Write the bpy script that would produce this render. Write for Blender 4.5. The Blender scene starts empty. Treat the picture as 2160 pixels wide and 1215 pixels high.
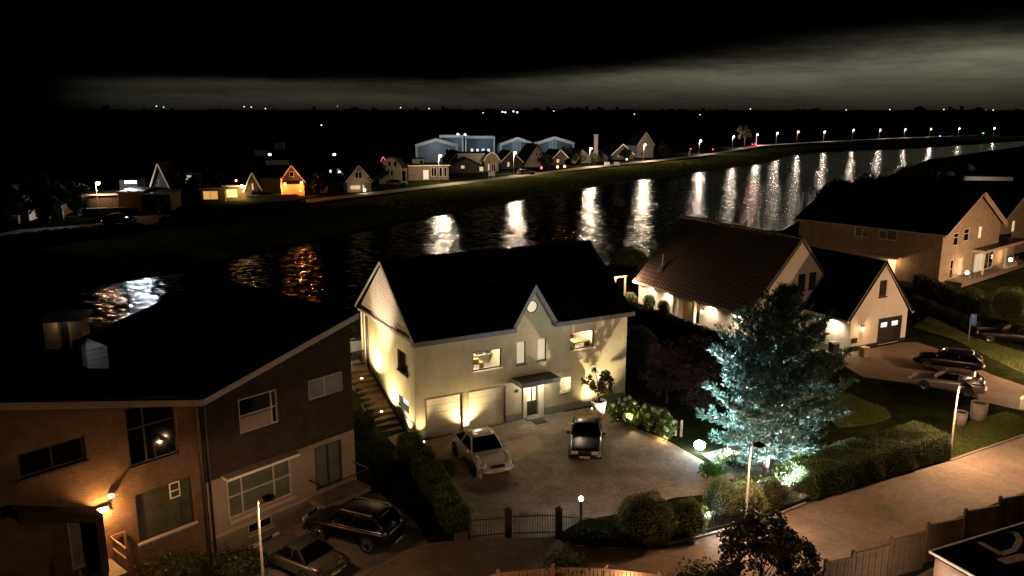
import bpy, bmesh, math, random
import numpy as np
from mathutils import Vector, Matrix
R = math.radians
rng = np.random.default_rng(7)
random.seed(7)
SC = bpy.context.scene
COL = SC.collection
# ------------------------------------------------------------------ camera
FPX, CAMH, HORIZ = 1720.0, 19.5, 230.0
TILT = math.atan((607.5 - HORIZ) / FPX)
CT, ST = math.cos(TILT), math.sin(TILT)
cam = bpy.data.cameras.new('camera')
cam.sensor_width = 36.0
cam.lens = 36.0 * FPX / 2160.0
cam.clip_start, cam.clip_end = 0.5, 30000
camo = bpy.data.objects.new('camera', cam)
COL.objects.link(camo)
camo.location = (0, 0, CAMH)
camo.rotation_euler = (math.pi / 2 - TILT, 0, 0)
SC.camera = camo

def ray(px, py):
    u = (px - 1080) / FPX; v = (py - 607.5) / FPX
    return (u, CT - v * ST, -ST - v * CT)

def G(px, py, z=0.0):
    """where the line of sight of a photo point meets the level z (surveying the site from the photograph)"""
    d = ray(px, py); s = (z - CAMH) / d[2]
    return (d[0] * s, d[1] * s)

def AT(px, py, Y):
    d = ray(px, py); s = Y / d[1]
    return (d[0] * s, Y, CAMH + d[2] * s)

# ------------------------------------------------------------------ properties
def tag(o, label=None, cat=None, group=None, kind=None):
    if label: o['label'] = label
    if cat: o['category'] = cat
    if group: o['group'] = group
    if kind: o['kind'] = kind
    return o

def empty(name, loc=(0, 0, 0), rz=0.0, label=None, cat=None, group=None):
    o = bpy.data.objects.new(name, None)
    COL.objects.link(o)
    o.empty_display_size = 0.2
    o.location = loc if len(loc) == 3 else (loc[0], loc[1], 0)
    o.rotation_euler = (0, 0, rz)
    return tag(o, label, cat, group)

KIDS = {}
def adopt(c, p):
    if p is not None:
        c.parent = p
        KIDS.setdefault(p.name, []).append(c)

def copy_tree(o, parent=None):
    c = o.copy(); COL.objects.link(c)
    if parent is not None: adopt(c, parent)
    for ch in KIDS.get(o.name, []): copy_tree(ch, c)
    return c

# ------------------------------------------------------------------ mesh builder
class MB:
    def __init__(s): s.v, s.f, s.m = [], [], []
    def add(s, vs, fs, mi=0):
        b = len(s.v); s.v.extend([tuple(q) for q in vs])
        for f in fs: s.f.append(tuple(b + i for i in f)); s.m.append(mi)
        return s
    def box(s, x0, x1, y0, y1, z0, z1, mi=0):
        vs = [(x0,y0,z0),(x1,y0,z0),(x1,y1,z0),(x0,y1,z0),(x0,y0,z1),(x1,y0,z1),(x1,y1,z1),(x0,y1,z1)]
        return s.add(vs, [(0,3,2,1),(4,5,6,7),(0,1,5,4),(1,2,6,5),(2,3,7,6),(3,0,4,7)], mi)
    def bar(s, p, q, w, h, mi=0, up=(0,0,1)):
        """rectangular bar from p to q"""
        p, q = Vector(p), Vector(q); d = (q - p)
        if d.length < 1e-6: return s
        d.normalize(); u = Vector(up)
        if abs(d.dot(u)) > .98: u = Vector((1,0,0))
        a = d.cross(u).normalized(); b = a.cross(d).normalized()
        a *= w / 2; b *= h / 2
        vs = [p-a-b, p+a-b, p+a+b, p-a+b, q-a-b, q+a-b, q+a+b, q-a+b]
        return s.add(vs, [(0,3,2,1),(4,5,6,7),(0,1,5,4),(1,2,6,5),(2,3,7,6),(3,0,4,7)], mi)
    def prism(s, poly, z0, z1, mi=0):
        n = len(poly)
        vs = [(x,y,z0) for x,y in poly] + [(x,y,z1) for x,y in poly]
        fs = [tuple(range(n-1,-1,-1)), tuple(range(n,2*n))] + [(i,(i+1)%n,n+(i+1)%n,n+i) for i in range(n)]
        return s.add(vs, fs, mi)
    def prism_y(s, poly, y0, y1, mi=0):
        """polygon in (x,z) extruded along y"""
        n = len(poly)
        vs = [(x,y0,z) for x,z in poly] + [(x,y1,z) for x,z in poly]
        fs = [tuple(range(n)), tuple(range(2*n-1,n-1,-1))] + [(i,n+i,n+(i+1)%n,(i+1)%n) for i in range(n)]
        return s.add(vs, fs, mi)
    def prism_x(s, poly, x0, x1, mi=0):
        """polygon in (y,z) extruded along x"""
        n = len(poly)
        vs = [(x0,y,z) for y,z in poly] + [(x1,y,z) for y,z in poly]
        fs = [tuple(range(n-1,-1,-1)), tuple(range(n,2*n))] + [(i,(i+1)%n,n+(i+1)%n,n+i) for i in range(n)]
        return s.add(vs, fs, mi)
    def tube(s, pts, rad, n=8, mi=0, cap=True):
        if not hasattr(rad, '__len__'): rad = [rad] * len(pts)
        rings = []
        for i, p in enumerate(pts):
            p = Vector(p)
            d = Vector(pts[min(i+1, len(pts)-1)]) - Vector(pts[max(i-1, 0)])
            if d.length < 1e-9: d = Vector((0,0,1))
            d.normalize()
            u = Vector((0,0,1)) if abs(d.z) < .9 else Vector((1,0,0))
            a = d.cross(u).normalized(); b = a.cross(d).normalized()
            rings.append([p + (a*math.cos(2*math.pi*k/n) + b*math.sin(2*math.pi*k/n))*rad[i] for k in range(n)])
        vs = [q for r in rings for q in r]; fs = []
        for i in range(len(pts)-1):
            for k in range(n):
                fs.append((i*n+k, i*n+(k+1)%n, (i+1)*n+(k+1)%n, (i+1)*n+k))
        if cap:
            fs.append(tuple(range(n-1,-1,-1))); b0 = (len(pts)-1)*n; fs.append(tuple(range(b0, b0+n)))
        return s.add(vs, fs, mi)
    def lathe(s, prof, n=16, c=(0,0,0), mi=0, axis='z'):
        vs, fs = [], []
        for r, z in prof:
            for k in range(n):
                a = 2*math.pi*k/n
                q = (r*math.cos(a), r*math.sin(a), z)
                if axis == 'y': q = (q[0], q[2], q[1])
                if axis == 'x': q = (q[2], q[0], q[1])
                vs.append((c[0]+q[0], c[1]+q[1], c[2]+q[2]))
        for i in range(len(prof)-1):
            for k in range(n):
                fs.append((i*n+k, i*n+(k+1)%n, (i+1)*n+(k+1)%n, (i+1)*n+k))
        if prof[0][0] > 1e-4: fs.append(tuple(range(n-1,-1,-1)))
        if prof[-1][0] > 1e-4: b0 = (len(prof)-1)*n; fs.append(tuple(range(b0,b0+n)))
        return s.add(vs, fs, mi)
    def sphere(s, c, r, n=12, m=8, mi=0, sz=1.0):
        prof = [(max(1e-5, r*math.sin(math.pi*i/m)), -r*sz*math.cos(math.pi*i/m)) for i in range(m+1)]
        return s.lathe(prof, n, c, mi)
    def build(s, name, mats, parent=None, smooth=False, **kw):
        me = bpy.data.meshes.new(name)
        me.from_pydata(s.v, [], s.f)
        if not isinstance(mats, (list, tuple)): mats = [mats]
        for m in mats: me.materials.append(m)
        if len(mats) > 1: me.polygons.foreach_set('material_index', s.m)
        if smooth: me.polygons.foreach_set('use_smooth', [True]*len(me.polygons))
        me.update()
        if kw.pop('fix', True):
            bm = bmesh.new(); bm.from_mesh(me)
            bmesh.ops.recalc_face_normals(bm, faces=bm.faces)
            bm.to_mesh(me); bm.free()
        o = bpy.data.objects.new(name, me); COL.objects.link(o)
        adopt(o, parent)
        if kw: tag(o, kw.get('label'), kw.get('cat'), kw.get('group'), kw.get('kind'))
        return o

def quads_obj(name, co, mats, parent=None, midx=None, **kw):
    """co: (N,4,3) numpy array of small leaf quads"""
    n = len(co)
    me = bpy.data.meshes.new(name)
    me.vertices.add(n*4); me.loops.add(n*4); me.polygons.add(n)
    me.vertices.foreach_set('co', co.astype(np.float32).ravel())
    me.loops.foreach_set('vertex_index', np.arange(n*4, dtype=np.int32))
    me.polygons.foreach_set('loop_start', np.arange(0, n*4, 4, dtype=np.int32))
    try: me.polygons.foreach_set('loop_total', np.full(n, 4, dtype=np.int32))
    except Exception: pass
    if not isinstance(mats, (list, tuple)): mats = [mats]
    for m in mats: me.materials.append(m)
    if midx is not None: me.polygons.foreach_set('material_index', midx.astype(np.int32))
    me.update(calc_edges=True); me.validate()
    o = bpy.data.objects.new(name, me); COL.objects.link(o)
    adopt(o, parent)
    tag(o, kw.get('label'), kw.get('cat'), kw.get('group'), kw.get('kind'))
    return o

# ------------------------------------------------------------------ materials
MATS = {}
def nodes_of(name):
    m = bpy.data.materials.new(name); m.use_nodes = True
    nt = m.node_tree
    return m, nt, nt.nodes['Principled BSDF']

def N(nt, typ, **kw):
    n = nt.nodes.new(typ)
    for k, v in kw.items():
        if hasattr(n, k): setattr(n, k, v)
        else: n.inputs[k].default_value = v
    return n

def mat(name, col, rough=.7, var=.25, scale=3.0, bump=0.0, bscale=None, metal=0.0, spec=.5, coat=0.0, fine=0.0):
    """plain material with mottled colour variation"""
    if name in MATS: return MATS[name]
    m, nt, b = nodes_of(name)
    b.inputs['Roughness'].default_value = rough
    b.inputs['Metallic'].default_value = metal
    b.inputs['Specular IOR Level'].default_value = spec
    b.inputs['Coat Weight'].default_value = coat
    tc = N(nt, 'ShaderNodeTexCoord')
    nz = N(nt, 'ShaderNodeTexNoise', Scale=scale, Detail=6.0, Roughness=.65)
    nt.links.new(tc.outputs['Object'], nz.inputs['Vector'])
    rp = N(nt, 'ShaderNodeMapRange')
    rp.inputs['From Min'].default_value = .3; rp.inputs['From Max'].default_value = .7
    rp.inputs['To Min'].default_value = 1 - var; rp.inputs['To Max'].default_value = 1 + var
    nt.links.new(nz.outputs['Fac'], rp.inputs['Value'])
    mx = N(nt, 'ShaderNodeVectorMath', operation='SCALE')
    mx.inputs[0].default_value = col[:3]
    nt.links.new(rp.outputs[0], mx.inputs['Scale'])
    nt.links.new(mx.outputs[0], b.inputs['Base Color'])
    if spec < .05:
        df = N(nt, 'ShaderNodeBsdfDiffuse'); nt.links.new(mx.outputs[0], df.inputs['Color']); nt.links.new(df.outputs[0], nt.nodes['Material Output'].inputs['Surface'])
    if bump:
        n2 = N(nt, 'ShaderNodeTexNoise', Scale=bscale or scale*8, Detail=4.0)
        nt.links.new(tc.outputs['Object'], n2.inputs['Vector'])
        bp = N(nt, 'ShaderNodeBump', Strength=bump, Distance=.03)
        nt.links.new(n2.outputs['Fac'], bp.inputs['Height'])
        nt.links.new(bp.outputs[0], b.inputs['Normal'])
        if spec < .05: nt.links.new(bp.outputs[0], df.inputs['Normal'])
    MATS[name] = m
    return m

def wallmat(name, c1, c2, mortar, bw=.22, bh=.065, ms=.012, rough=.85, bump=.5, blotch=.25):
    """brickwork in wall coordinates (x+y, z)"""
    if name in MATS: return MATS[name]
    m, nt, b = nodes_of(name)
    b.inputs['Roughness'].default_value = rough
    b.inputs['Specular IOR Level'].default_value = .2
    tc = N(nt, 'ShaderNodeTexCoord'); sp = N(nt, 'ShaderNodeSeparateXYZ')
    nt.links.new(tc.outputs['Object'], sp.inputs[0])
    ad = N(nt, 'ShaderNodeMath', operation='ADD')
    nt.links.new(sp.outputs['X'], ad.inputs[0]); nt.links.new(sp.outputs['Y'], ad.inputs[1])
    cb = N(nt, 'ShaderNodeCombineXYZ')
    nt.links.new(ad.outputs[0], cb.inputs['X']); nt.links.new(sp.outputs['Z'], cb.inputs['Y'])
    br = N(nt, 'ShaderNodeTexBrick')
    br.inputs['Scale'].default_value = 1.0
    br.inputs['Brick Width'].default_value = bw; br.inputs['Row Height'].default_value = bh
    br.inputs['Mortar Size'].default_value = ms
    br.inputs['Color1'].default_value = (*c1, 1); br.inputs['Color2'].default_value = (*c2, 1)
    br.inputs['Mortar'].default_value = (*mortar, 1)
    nt.links.new(cb.outputs[0], br.inputs['Vector'])
    nz = N(nt, 'ShaderNodeTexNoise', Scale=1.3, Detail=5.0)
    nt.links.new(tc.outputs['Object'], nz.inputs['Vector'])
    rp = N(nt, 'ShaderNodeMapRange')
    rp.inputs['From Min'].default_value = .3; rp.inputs['From Max'].default_value = .7
    rp.inputs['To Min'].default_value = 1 - blotch; rp.inputs['To Max'].default_value = 1 + blotch
    nt.links.new(nz.outputs['Fac'], rp.inputs['Value'])
    mx = N(nt, 'ShaderNodeVectorMath', operation='SCALE')
    nt.links.new(br.outputs['Color'], mx.inputs[0]); nt.links.new(rp.outputs[0], mx.inputs['Scale'])
    nt.links.new(mx.outputs[0], b.inputs['Base Color'])
    bp = N(nt, 'ShaderNodeBump', Strength=bump, Distance=.02)
    iv = N(nt, 'ShaderNodeMath', operation='SUBTRACT'); iv.inputs[0].default_value = 1.0
    nt.links.new(br.outputs['Fac'], iv.inputs[1])
    nt.links.new(iv.outputs[0], bp.inputs['Height']); nt.links.new(bp.outputs[0], b.inputs['Normal'])
    MATS[name] = m
    return m

def pavemat(name, c1, c2, mortar, bw=.21, bh=.105, rot=0.0, rough=.8, blotch=.35, spec=.4):
    if name in MATS: return MATS[name]
    m, nt, b = nodes_of(name)
    b.inputs['Roughness'].default_value = rough
    b.inputs['Specular IOR Level'].default_value = spec
    tc = N(nt, 'ShaderNodeTexCoord'); mp = N(nt, 'ShaderNodeMapping')
    mp.inputs['Rotation'].default_value = (0, 0, rot)
    nt.links.new(tc.outputs['Object'], mp.inputs[0])
    br = N(nt, 'ShaderNodeTexBrick')
    br.inputs['Scale'].default_value = 1.0
    br.inputs['Brick Width'].default_value = bw; br.inputs['Row Height'].default_value = bh
    br.inputs['Mortar Size'].default_value = .008
    br.inputs['Color1'].default_value = (*c1, 1); br.inputs['Color2'].default_value = (*c2, 1)
    br.inputs['Mortar'].default_value = (*mortar, 1)
    nt.links.new(mp.outputs[0], br.inputs['Vector'])
    nz = N(nt, 'ShaderNodeTexNoise', Scale=.45, Detail=7.0, Roughness=.7)
    nt.links.new(tc.outputs['Object'], nz.inputs['Vector'])
    rp = N(nt, 'ShaderNodeMapRange')
    rp.inputs['From Min'].default_value = .3; rp.inputs['From Max'].default_value = .7
    rp.inputs['To Min'].default_value = 1 - blotch; rp.inputs['To Max'].default_value = 1 + blotch
    nt.links.new(nz.outputs['Fac'], rp.inputs['Value'])
    mx = N(nt, 'ShaderNodeVectorMath', operation='SCALE')
    nt.links.new(br.outputs['Color'], mx.inputs[0]); nt.links.new(rp.outputs[0], mx.inputs['Scale'])
    nt.links.new(mx.outputs[0], b.inputs['Base Color'])
    bp = N(nt, 'ShaderNodeBump', Strength=.5, Distance=.015)
    n3 = N(nt, 'ShaderNodeTexNoise', Scale=9.0, Detail=3.0)
    nt.links.new(tc.outputs['Object'], n3.inputs['Vector'])
    nt.links.new(n3.outputs['Fac'], bp.inputs['Height']); nt.links.new(bp.outputs[0], b.inputs['Normal'])
    MATS[name] = m
    return m

def tilemat(name, col, col2, rough=.6, tw=.3, th=.34, pitch_axis='x', spec=.5):
    """pantiles: bumped waves across, stepped courses down the slope (object z used for the courses)"""
    if name in MATS: return MATS[name]
    m, nt, b = nodes_of(name)
    b.inputs['Roughness'].default_value = rough
    b.inputs['Specular IOR Level'].default_value = spec
    tc = N(nt, 'ShaderNodeTexCoord'); sp = N(nt, 'ShaderNodeSeparateXYZ')
    nt.links.new(tc.outputs['Object'], sp.inputs[0])
    def m_(op, a, bb):
        n = N(nt, 'ShaderNodeMath', operation=op)
        for i, q in enumerate((a, bb)):
            if q is None: continue
            if isinstance(q, (int, float)): n.inputs[i].default_value = q
            else: nt.links.new(q, n.inputs[i])
        return n.outputs[0]
    ax = sp.outputs['X'] if pitch_axis == 'x' else sp.outputs['Y']
    a = m_('MULTIPLY', ax, 2*math.pi/tw)
    w = m_('ABSOLUTE', m_('SINE', m_('MULTIPLY', a, .5), None), None)
    c = m_('FRACT', m_('MULTIPLY', sp.outputs['Z'], 1/(th*.72)), None)
    h = m_('ADD', w, m_('MULTIPLY', c, -1.2))
    bp = N(nt, 'ShaderNodeBump', Strength=1.0, Distance=.09)
    nt.links.new(h, bp.inputs['Height']); nt.links.new(bp.outputs[0], b.inputs['Normal'])
    nz = N(nt, 'ShaderNodeTexNoise', Scale=2.5, Detail=6.0, Roughness=.8)
    nt.links.new(tc.outputs['Object'], nz.inputs['Vector'])
    mx = N(nt, 'ShaderNodeMix', data_type='RGBA')
    mx.inputs[6].default_value = (*col, 1); mx.inputs[7].default_value = (*col2, 1)
    nt.links.new(nz.outputs['Fac'], mx.inputs[0])
    gr = m_('GREATER_THAN', c, .16)
    k = m_('MULTIPLY', m_('ADD', m_('MULTIPLY', gr, .8), .2), m_('ADD', m_('MULTIPLY', w, .8), .2))
    sc = N(nt, 'ShaderNodeVectorMath', operation='SCALE')
    nt.links.new(mx.outputs[2], sc.inputs[0]); nt.links.new(k, sc.inputs['Scale'])
    nt.links.new(sc.outputs[0], b.inputs['Base Color'])
    MATS[name] = m
    return m

def emit(name, col, strength):
    if name in MATS: return MATS[name]
    m, nt, b = nodes_of(name)
    b.inputs['Base Color'].default_value = (.6, .6, .6, 1)
    b.inputs['Emission Color'].default_value = (*col, 1)
    b.inputs['Emission Strength'].default_value = strength
    MATS[name] = m
    return m

def leafmat(name, col, var=.45, rough=.55, trans=.25):
    if name in MATS: return MATS[name]
    m, nt, b = nodes_of(name)
    b.inputs['Roughness'].default_value = rough
    b.inputs['Specular IOR Level'].default_value = .35
    geo = N(nt, 'ShaderNodeNewGeometry')
    rp = N(nt, 'ShaderNodeMapRange')
    rp.inputs['To Min'].default_value = 1 - var; rp.inputs['To Max'].default_value = 1 + var
    nt.links.new(geo.outputs['Random Per Island'], rp.inputs['Value'])
    sc = N(nt, 'ShaderNodeVectorMath', operation='SCALE'); sc.inputs[0].default_value = col
    nt.links.new(rp.outputs[0], sc.inputs['Scale'])
    nt.links.new(sc.outputs[0], b.inputs['Base Color'])
    tr = N(nt, 'ShaderNodeBsdfTranslucent'); nt.links.new(sc.outputs[0], tr.inputs['Color'])
    ms = N(nt, 'ShaderNodeMixShader'); ms.inputs[0].default_value = trans
    out = nt.nodes['Material Output']
    nt.links.new(b.outputs[0], ms.inputs[1]); nt.links.new(tr.outputs[0], ms.inputs[2])
    nt.links.new(ms.outputs[0], out.inputs['Surface'])
    MATS[name] = m
    return m

def glassmat(name, tint=(1, 1, 1), refl=.08):
    if name in MATS: return MATS[name]
    m, nt, b = nodes_of(name)
    nt.nodes.remove(b)
    tp = N(nt, 'ShaderNodeBsdfTransparent'); tp.inputs[0].default_value = (*tint, 1)
    gl = N(nt, 'ShaderNodeBsdfGlossy'); gl.inputs['Roughness'].default_value = .03
    ms = N(nt, 'ShaderNodeMixShader'); ms.inputs[0].default_value = refl
    nt.links.new(tp.outputs[0], ms.inputs[1]); nt.links.new(gl.outputs[0], ms.inputs[2])
    nt.links.new(ms.outputs[0], nt.nodes['Material Output'].inputs['Surface'])
    MATS[name] = m
    return m

# ------------------------------------------------------------------ lights
LM = 2.6
def lamp(kind, loc, power, col=(1, .75, .5), r=.08, target=None, spot=None, blend=.6, name='light', parent=None):
    L = bpy.data.lights.new(name, kind)
    L.energy = power*LM; L.color = col
    L.shadow_soft_size = r
    if kind == 'SPOT':
        L.spot_size = R(spot); L.spot_blend = blend
    o = bpy.data.objects.new(name, L); COL.objects.link(o)
    o.location = loc
    if target is not None:
        d = Vector(target) - Vector(loc)
        o.rotation_euler = d.to_track_quat('-Z', 'Y').to_euler()
    return o
# ------------------------------------------------------------------ render settings and night sky
SC.render.engine = 'CYCLES'
SC.cycles.use_denoising = True
try: SC.cycles.denoiser = 'OPENIMAGEDENOISE'
except Exception: pass
SC.cycles.max_bounces = 5; SC.cycles.diffuse_bounces = 3; SC.cycles.glossy_bounces = 3
SC.cycles.transparent_max_bounces = 12; SC.cycles.transmission_bounces = 3
SC.cycles.sample_clamp_indirect = 3.0; SC.cycles.caustics_reflective = False; SC.cycles.caustics_refractive = False
SC.cycles.use_light_tree = True
SC.view_settings.view_transform = 'Standard'; SC.view_settings.look = 'None'
SC.view_settings.exposure = 0.0; SC.view_settings.gamma = 1.0

W = bpy.data.worlds.new('World'); SC.world = W; W.use_nodes = True
nt = W.node_tree; bg = nt.nodes['Background']
def wm(op, a, b=None, c=None):
    n = nt.nodes.new('ShaderNodeMath'); n.operation = op
    for i, q in enumerate((a, b, c)):
        if q is None: continue
        if isinstance(q, (int, float)): n.inputs[i].default_value = q
        else: nt.links.new(q, n.inputs[i])
    return n.outputs[0]
def wr(v, a, b, c, d):
    n = nt.nodes.new('ShaderNodeMapRange'); n.interpolation_type = 'SMOOTHSTEP'
    for k, q in zip(('From Min', 'From Max', 'To Min', 'To Max'), (a, b, c, d)): n.inputs[k].default_value = q
    nt.links.new(v, n.inputs['Value']); return n.outputs[0]
tc = nt.nodes.new('ShaderNodeTexCoord'); sp = nt.nodes.new('ShaderNodeSeparateXYZ')
nt.links.new(tc.outputs['Generated'], sp.inputs[0])
az = wm('ARCTAN2', sp.outputs['X'], sp.outputs['Y']); el = sp.outputs['Z']
# night cloud lit from the town below the horizon: a low band rising to the right
cbn = nt.nodes.new('ShaderNodeCombineXYZ')
nt.links.new(wm('MULTIPLY', az, 3.2), cbn.inputs[0]); nt.links.new(wm('MULTIPLY', el, 26.0), cbn.inputs[1])
nz = nt.nodes.new('ShaderNodeTexNoise'); nz.inputs['Scale'].default_value = 1.1; nz.inputs['Detail'].default_value = 12.0; nz.inputs['Roughness'].default_value = .72
nt.links.new(cbn.outputs[0], nz.inputs['Vector'])
ns = wr(nz.outputs['Fac'], .3, .7, .5, 1.32)
wob = wm('MULTIPLY', wm('SUBTRACT', nz.outputs['Fac'], .5), .022)
def band(c0, c1, w0, w1):
    c = wm('ADD', wr(az, -.15, .56, c0, c1), wob); w = wr(az, -.1, .56, w0, w1)
    t = wm('DIVIDE', wm('SUBTRACT', el, c), w)
    return wm('EXPONENT', wm('MULTIPLY', wm('MULTIPLY', t, t), -1.0))
lowb = wm('MULTIPLY', band(.012, .03, .012, .03), wr(az, -.5, .4, .022, .044))
core = wm('MULTIPLY', band(.027, .047, .006, .021), wr(az, -.1, .34, .016, .095))
high = wm('MULTIPLY', band(.035, .062, .009, .017), wr(az, .15, .56, .0, .024))
left = wr(az, -.52, -.38, 0.0, 1.0)
tot = wm('MULTIPLY', wm('MULTIPLY', wm('ADD', wm('ADD', lowb, core), high), ns), left)
up = wr(el, -.004, .0, 0.0, 1.0)
tot = wm('MULTIPLY', tot, up)
sky = nt.nodes.new('ShaderNodeTexSky'); sky.sky_type = 'NISHITA'; sky.sun_disc = False
sky.sun_elevation = R(-12); sky.sun_rotation = R(200)
colr = nt.nodes.new('ShaderNodeVectorMath'); colr.operation = 'SCALE'; colr.inputs[0].default_value = (1.0, .92, .64)
nt.links.new(tot, colr.inputs['Scale'])
skys = nt.nodes.new('ShaderNodeVectorMath'); skys.operation = 'SCALE'; skys.inputs['Scale'].default_value = .02
nt.links.new(sky.outputs[0], skys.inputs[0])
add = nt.nodes.new('ShaderNodeVectorMath'); add.operation = 'ADD'
nt.links.new(colr.outputs[0], add.inputs[0]); nt.links.new(skys.outputs[0], add.inputs[1])
nt.links.new(add.outputs[0], bg.inputs['Color']); bg.inputs['Strength'].default_value = 1.0

# ------------------------------------------------------------------ lie of the land
WATER_Z = 1.5
NEAR = [(-320,-260),(-110,-25),(-60,30),(-34,55),(-17,70),(2,88),(18,102),(40,124),(85,200),(151,302),(260,420),(600,640),(2500,1500)]
FAR = [(-330,-190),(-140,-25),(-70,45),(-42.9,81.9),(-37.2,88.2),(-28.4,106),(-12,138.4),(.9,160),(18.6,189),(33,209.5),(53.5,234.7),(68,253.6),(89,280),(112,327),(130,345),(155,366),(190,384),(300,480),(620,720),(2500,1700)]
TOE = [(-300,-300),(-80,-10),(-30,25),(-6.7,47.7),(9.5,85),(34,112),(72,175),(140,285),(250,400),(600,620),(2500,1450)]
def sd(P_, poly):
    """signed distance to a polyline, positive on its right-hand side"""
    P_ = np.asarray(P_, float); best = np.full(len(P_), 1e18); sg = np.zeros(len(P_))
    for (ax, ay), (bx, by) in zip(poly[:-1], poly[1:]):
        dx, dy = bx-ax, by-ay; L2 = dx*dx+dy*dy
        t = np.clip(((P_[:,0]-ax)*dx+(P_[:,1]-ay)*dy)/L2, 0, 1)
        ex, ey = P_[:,0]-ax-t*dx, P_[:,1]-ay-t*dy
        d2 = ex*ex+ey*ey; s = np.sign(dy*ex-dx*ey)
        k = d2 < best - 1e-9
        best = np.where(k, d2, best); sg = np.where(k, s, sg)
    return np.sqrt(best)*np.where(sg == 0, 1, sg)
def sm(t): t = np.clip(t, 0, 1); return t*t*(3-2*t)
def land(P_):
    P_ = np.asarray(P_, float)
    dn = sd(P_, NEAR); df = -sd(P_, FAR); dt = -sd(P_, TOE)
    zn = np.minimum(2.3*np.clip(dt/6.2, 0, 1), 1.15+np.maximum(dn, 0)*.35)
    zf = np.where(df < 46, 1.15+1.31*sm(df/13), 2.46-2.2*sm((df-46)/26))
    z = np.where(dn > 0, zn, np.where(df > 0, zf, .2))
    return z
def LZ(x, y): return float(land([(x, y)])[0])
def GL(px, py, dz=0.0):
    """point where a line of sight meets the land (iterated)"""
    z = 0.0
    for _ in range(25):
        x, y = G(px, py, z + dz); z = .5*z + .5*LZ(x, y)
    return (x, y, z)

def axis_(lo, hi, step, far_lo, far_hi):
    a = list(np.arange(lo, hi+.01, step))
    q, s = lo, step
    while q > far_lo: s *= 1.25; q -= s; a.insert(0, q)
    q, s = hi, step
    while q < far_hi: s *= 1.22; q += s; a.append(q)
    return np.array(a)
gx = axis_(-90, 130, 2.0, -9000, 9000); gy = axis_(-12, 330, 2.0, -400, 14000)
XX, YY = np.meshgrid(gx, gy)
PT = np.stack([XX.ravel(), YY.ravel()], 1); ZZ = land(PT)
soil = mat('soil_grass', (.018, .022, .008), .95, .6, .8, .6, 5, spec=.03)
mb = MB(); nx, ny = len(gx), len(gy)
mb.v = [(PT[i,0], PT[i,1], ZZ[i]) for i in range(len(PT))]
mb.f = [(j*nx+i, j*nx+i+1, (j+1)*nx+i+1, (j+1)*nx+i) for j in range(ny-1) for i in range(nx-1)]
mb.m = [0]*len(mb.f)
ground = mb.build('ground', soil, smooth=True, fix=False, kind='structure')

# water of the canal
def watermat():
    m, nt, b = nodes_of('canal_water'); nt.nodes.remove(b)
    tc = N(nt, 'ShaderNodeTexCoord'); mp = N(nt, 'ShaderNodeMapping')
    mp.inputs['Rotation'].default_value = (0, 0, R(-12)); mp.inputs['Scale'].default_value = (.5, 1.3, 1)
    nt.links.new(tc.outputs['Object'], mp.inputs[0])
    n1 = N(nt, 'ShaderNodeTexNoise', Scale=1.9, Detail=3.0, Roughness=.55)
    nt.links.new(mp.outputs[0], n1.inputs['Vector'])
    a = N(nt, 'ShaderNodeVectorMath', operation='SUBTRACT'); a.inputs[1].default_value = (.5, .5, .5)
    nt.links.new(n1.outputs['Color'], a.inputs[0])
    c = N(nt, 'ShaderNodeVectorMath', operation='MULTIPLY'); c.inputs[1].default_value = (.92, .72, 0)
    nt.links.new(a.outputs[0], c.inputs[0])
    d = N(nt, 'ShaderNodeVectorMath', operation='ADD'); d.inputs[1].default_value = (0, 0, 1)
    nt.links.new(c.outputs[0], d.inputs[0])
    e = N(nt, 'ShaderNodeVectorMath', operation='NORMALIZE')
    nt.links.new(d.outputs[0], e.inputs[0])
    g = N(nt, 'ShaderNodeBsdfGlossy'); g.distribution = 'BECKMANN'; g.inputs['Roughness'].default_value = .21
    g.inputs['Color'].default_value = (.9, .93, .95, 1); nt.links.new(e.outputs[0], g.inputs['Normal'])
    df = N(nt, 'ShaderNodeBsdfDiffuse'); df.inputs['Color'].default_value = (.0015, .002, .002, 1)
    fr = N(nt, 'ShaderNodeFresnel'); fr.inputs['IOR'].default_value = 1.33; nt.links.new(e.outputs[0], fr.inputs['Normal'])
    ms = N(nt, 'ShaderNodeMixShader'); nt.links.new(fr.outputs[0], ms.inputs[0])
    nt.links.new(df.outputs[0], ms.inputs[1]); nt.links.new(g.outputs[0], ms.inputs[2])
    nt.links.new(ms.outputs[0], nt.nodes['Material Output'].inputs['Surface'])
    return m
mb = MB()
def off(poly, d):
    out = []
    for i, (x, y) in enumerate(poly):
        a = poly[max(i-1, 0)]; b = poly[min(i+1, len(poly)-1)]
        t = Vector((b[0]-a[0], b[1]-a[1])).normalized()
        out.append((x+t.y*d, y-t.x*d))
    return out
nr = off(NEAR, 1.5); fr = off(FAR, -1.5)
def along(poly, n):
    s = [0]
    for a, b in zip(poly[:-1], poly[1:]): s.append(s[-1]+math.dist(a, b))
    out = []
    for k in range(n):
        q = (k/(n-1))**1.0*s[-1]
        i = max(j for j in range(len(s)) if s[j] <= q+1e-9); i = min(i, len(poly)-2)
        t = (q-s[i])/(s[i+1]-s[i]); out.append((poly[i][0]+t*(poly[i+1][0]-poly[i][0]), poly[i][1]+t*(poly[i+1][1]-poly[i][1])))
    return out
ring = nr + fr[::-1]
mb.v = [(x, y, WATER_Z) for x, y in ring]; mb.f = [tuple(range(len(ring)))]; mb.m = [0]
water = mb.build('canal_water', watermat(), fix=False, kind='structure')
if water.data.polygons[0].normal.z < 0: water.data.flip_normals()

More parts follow.
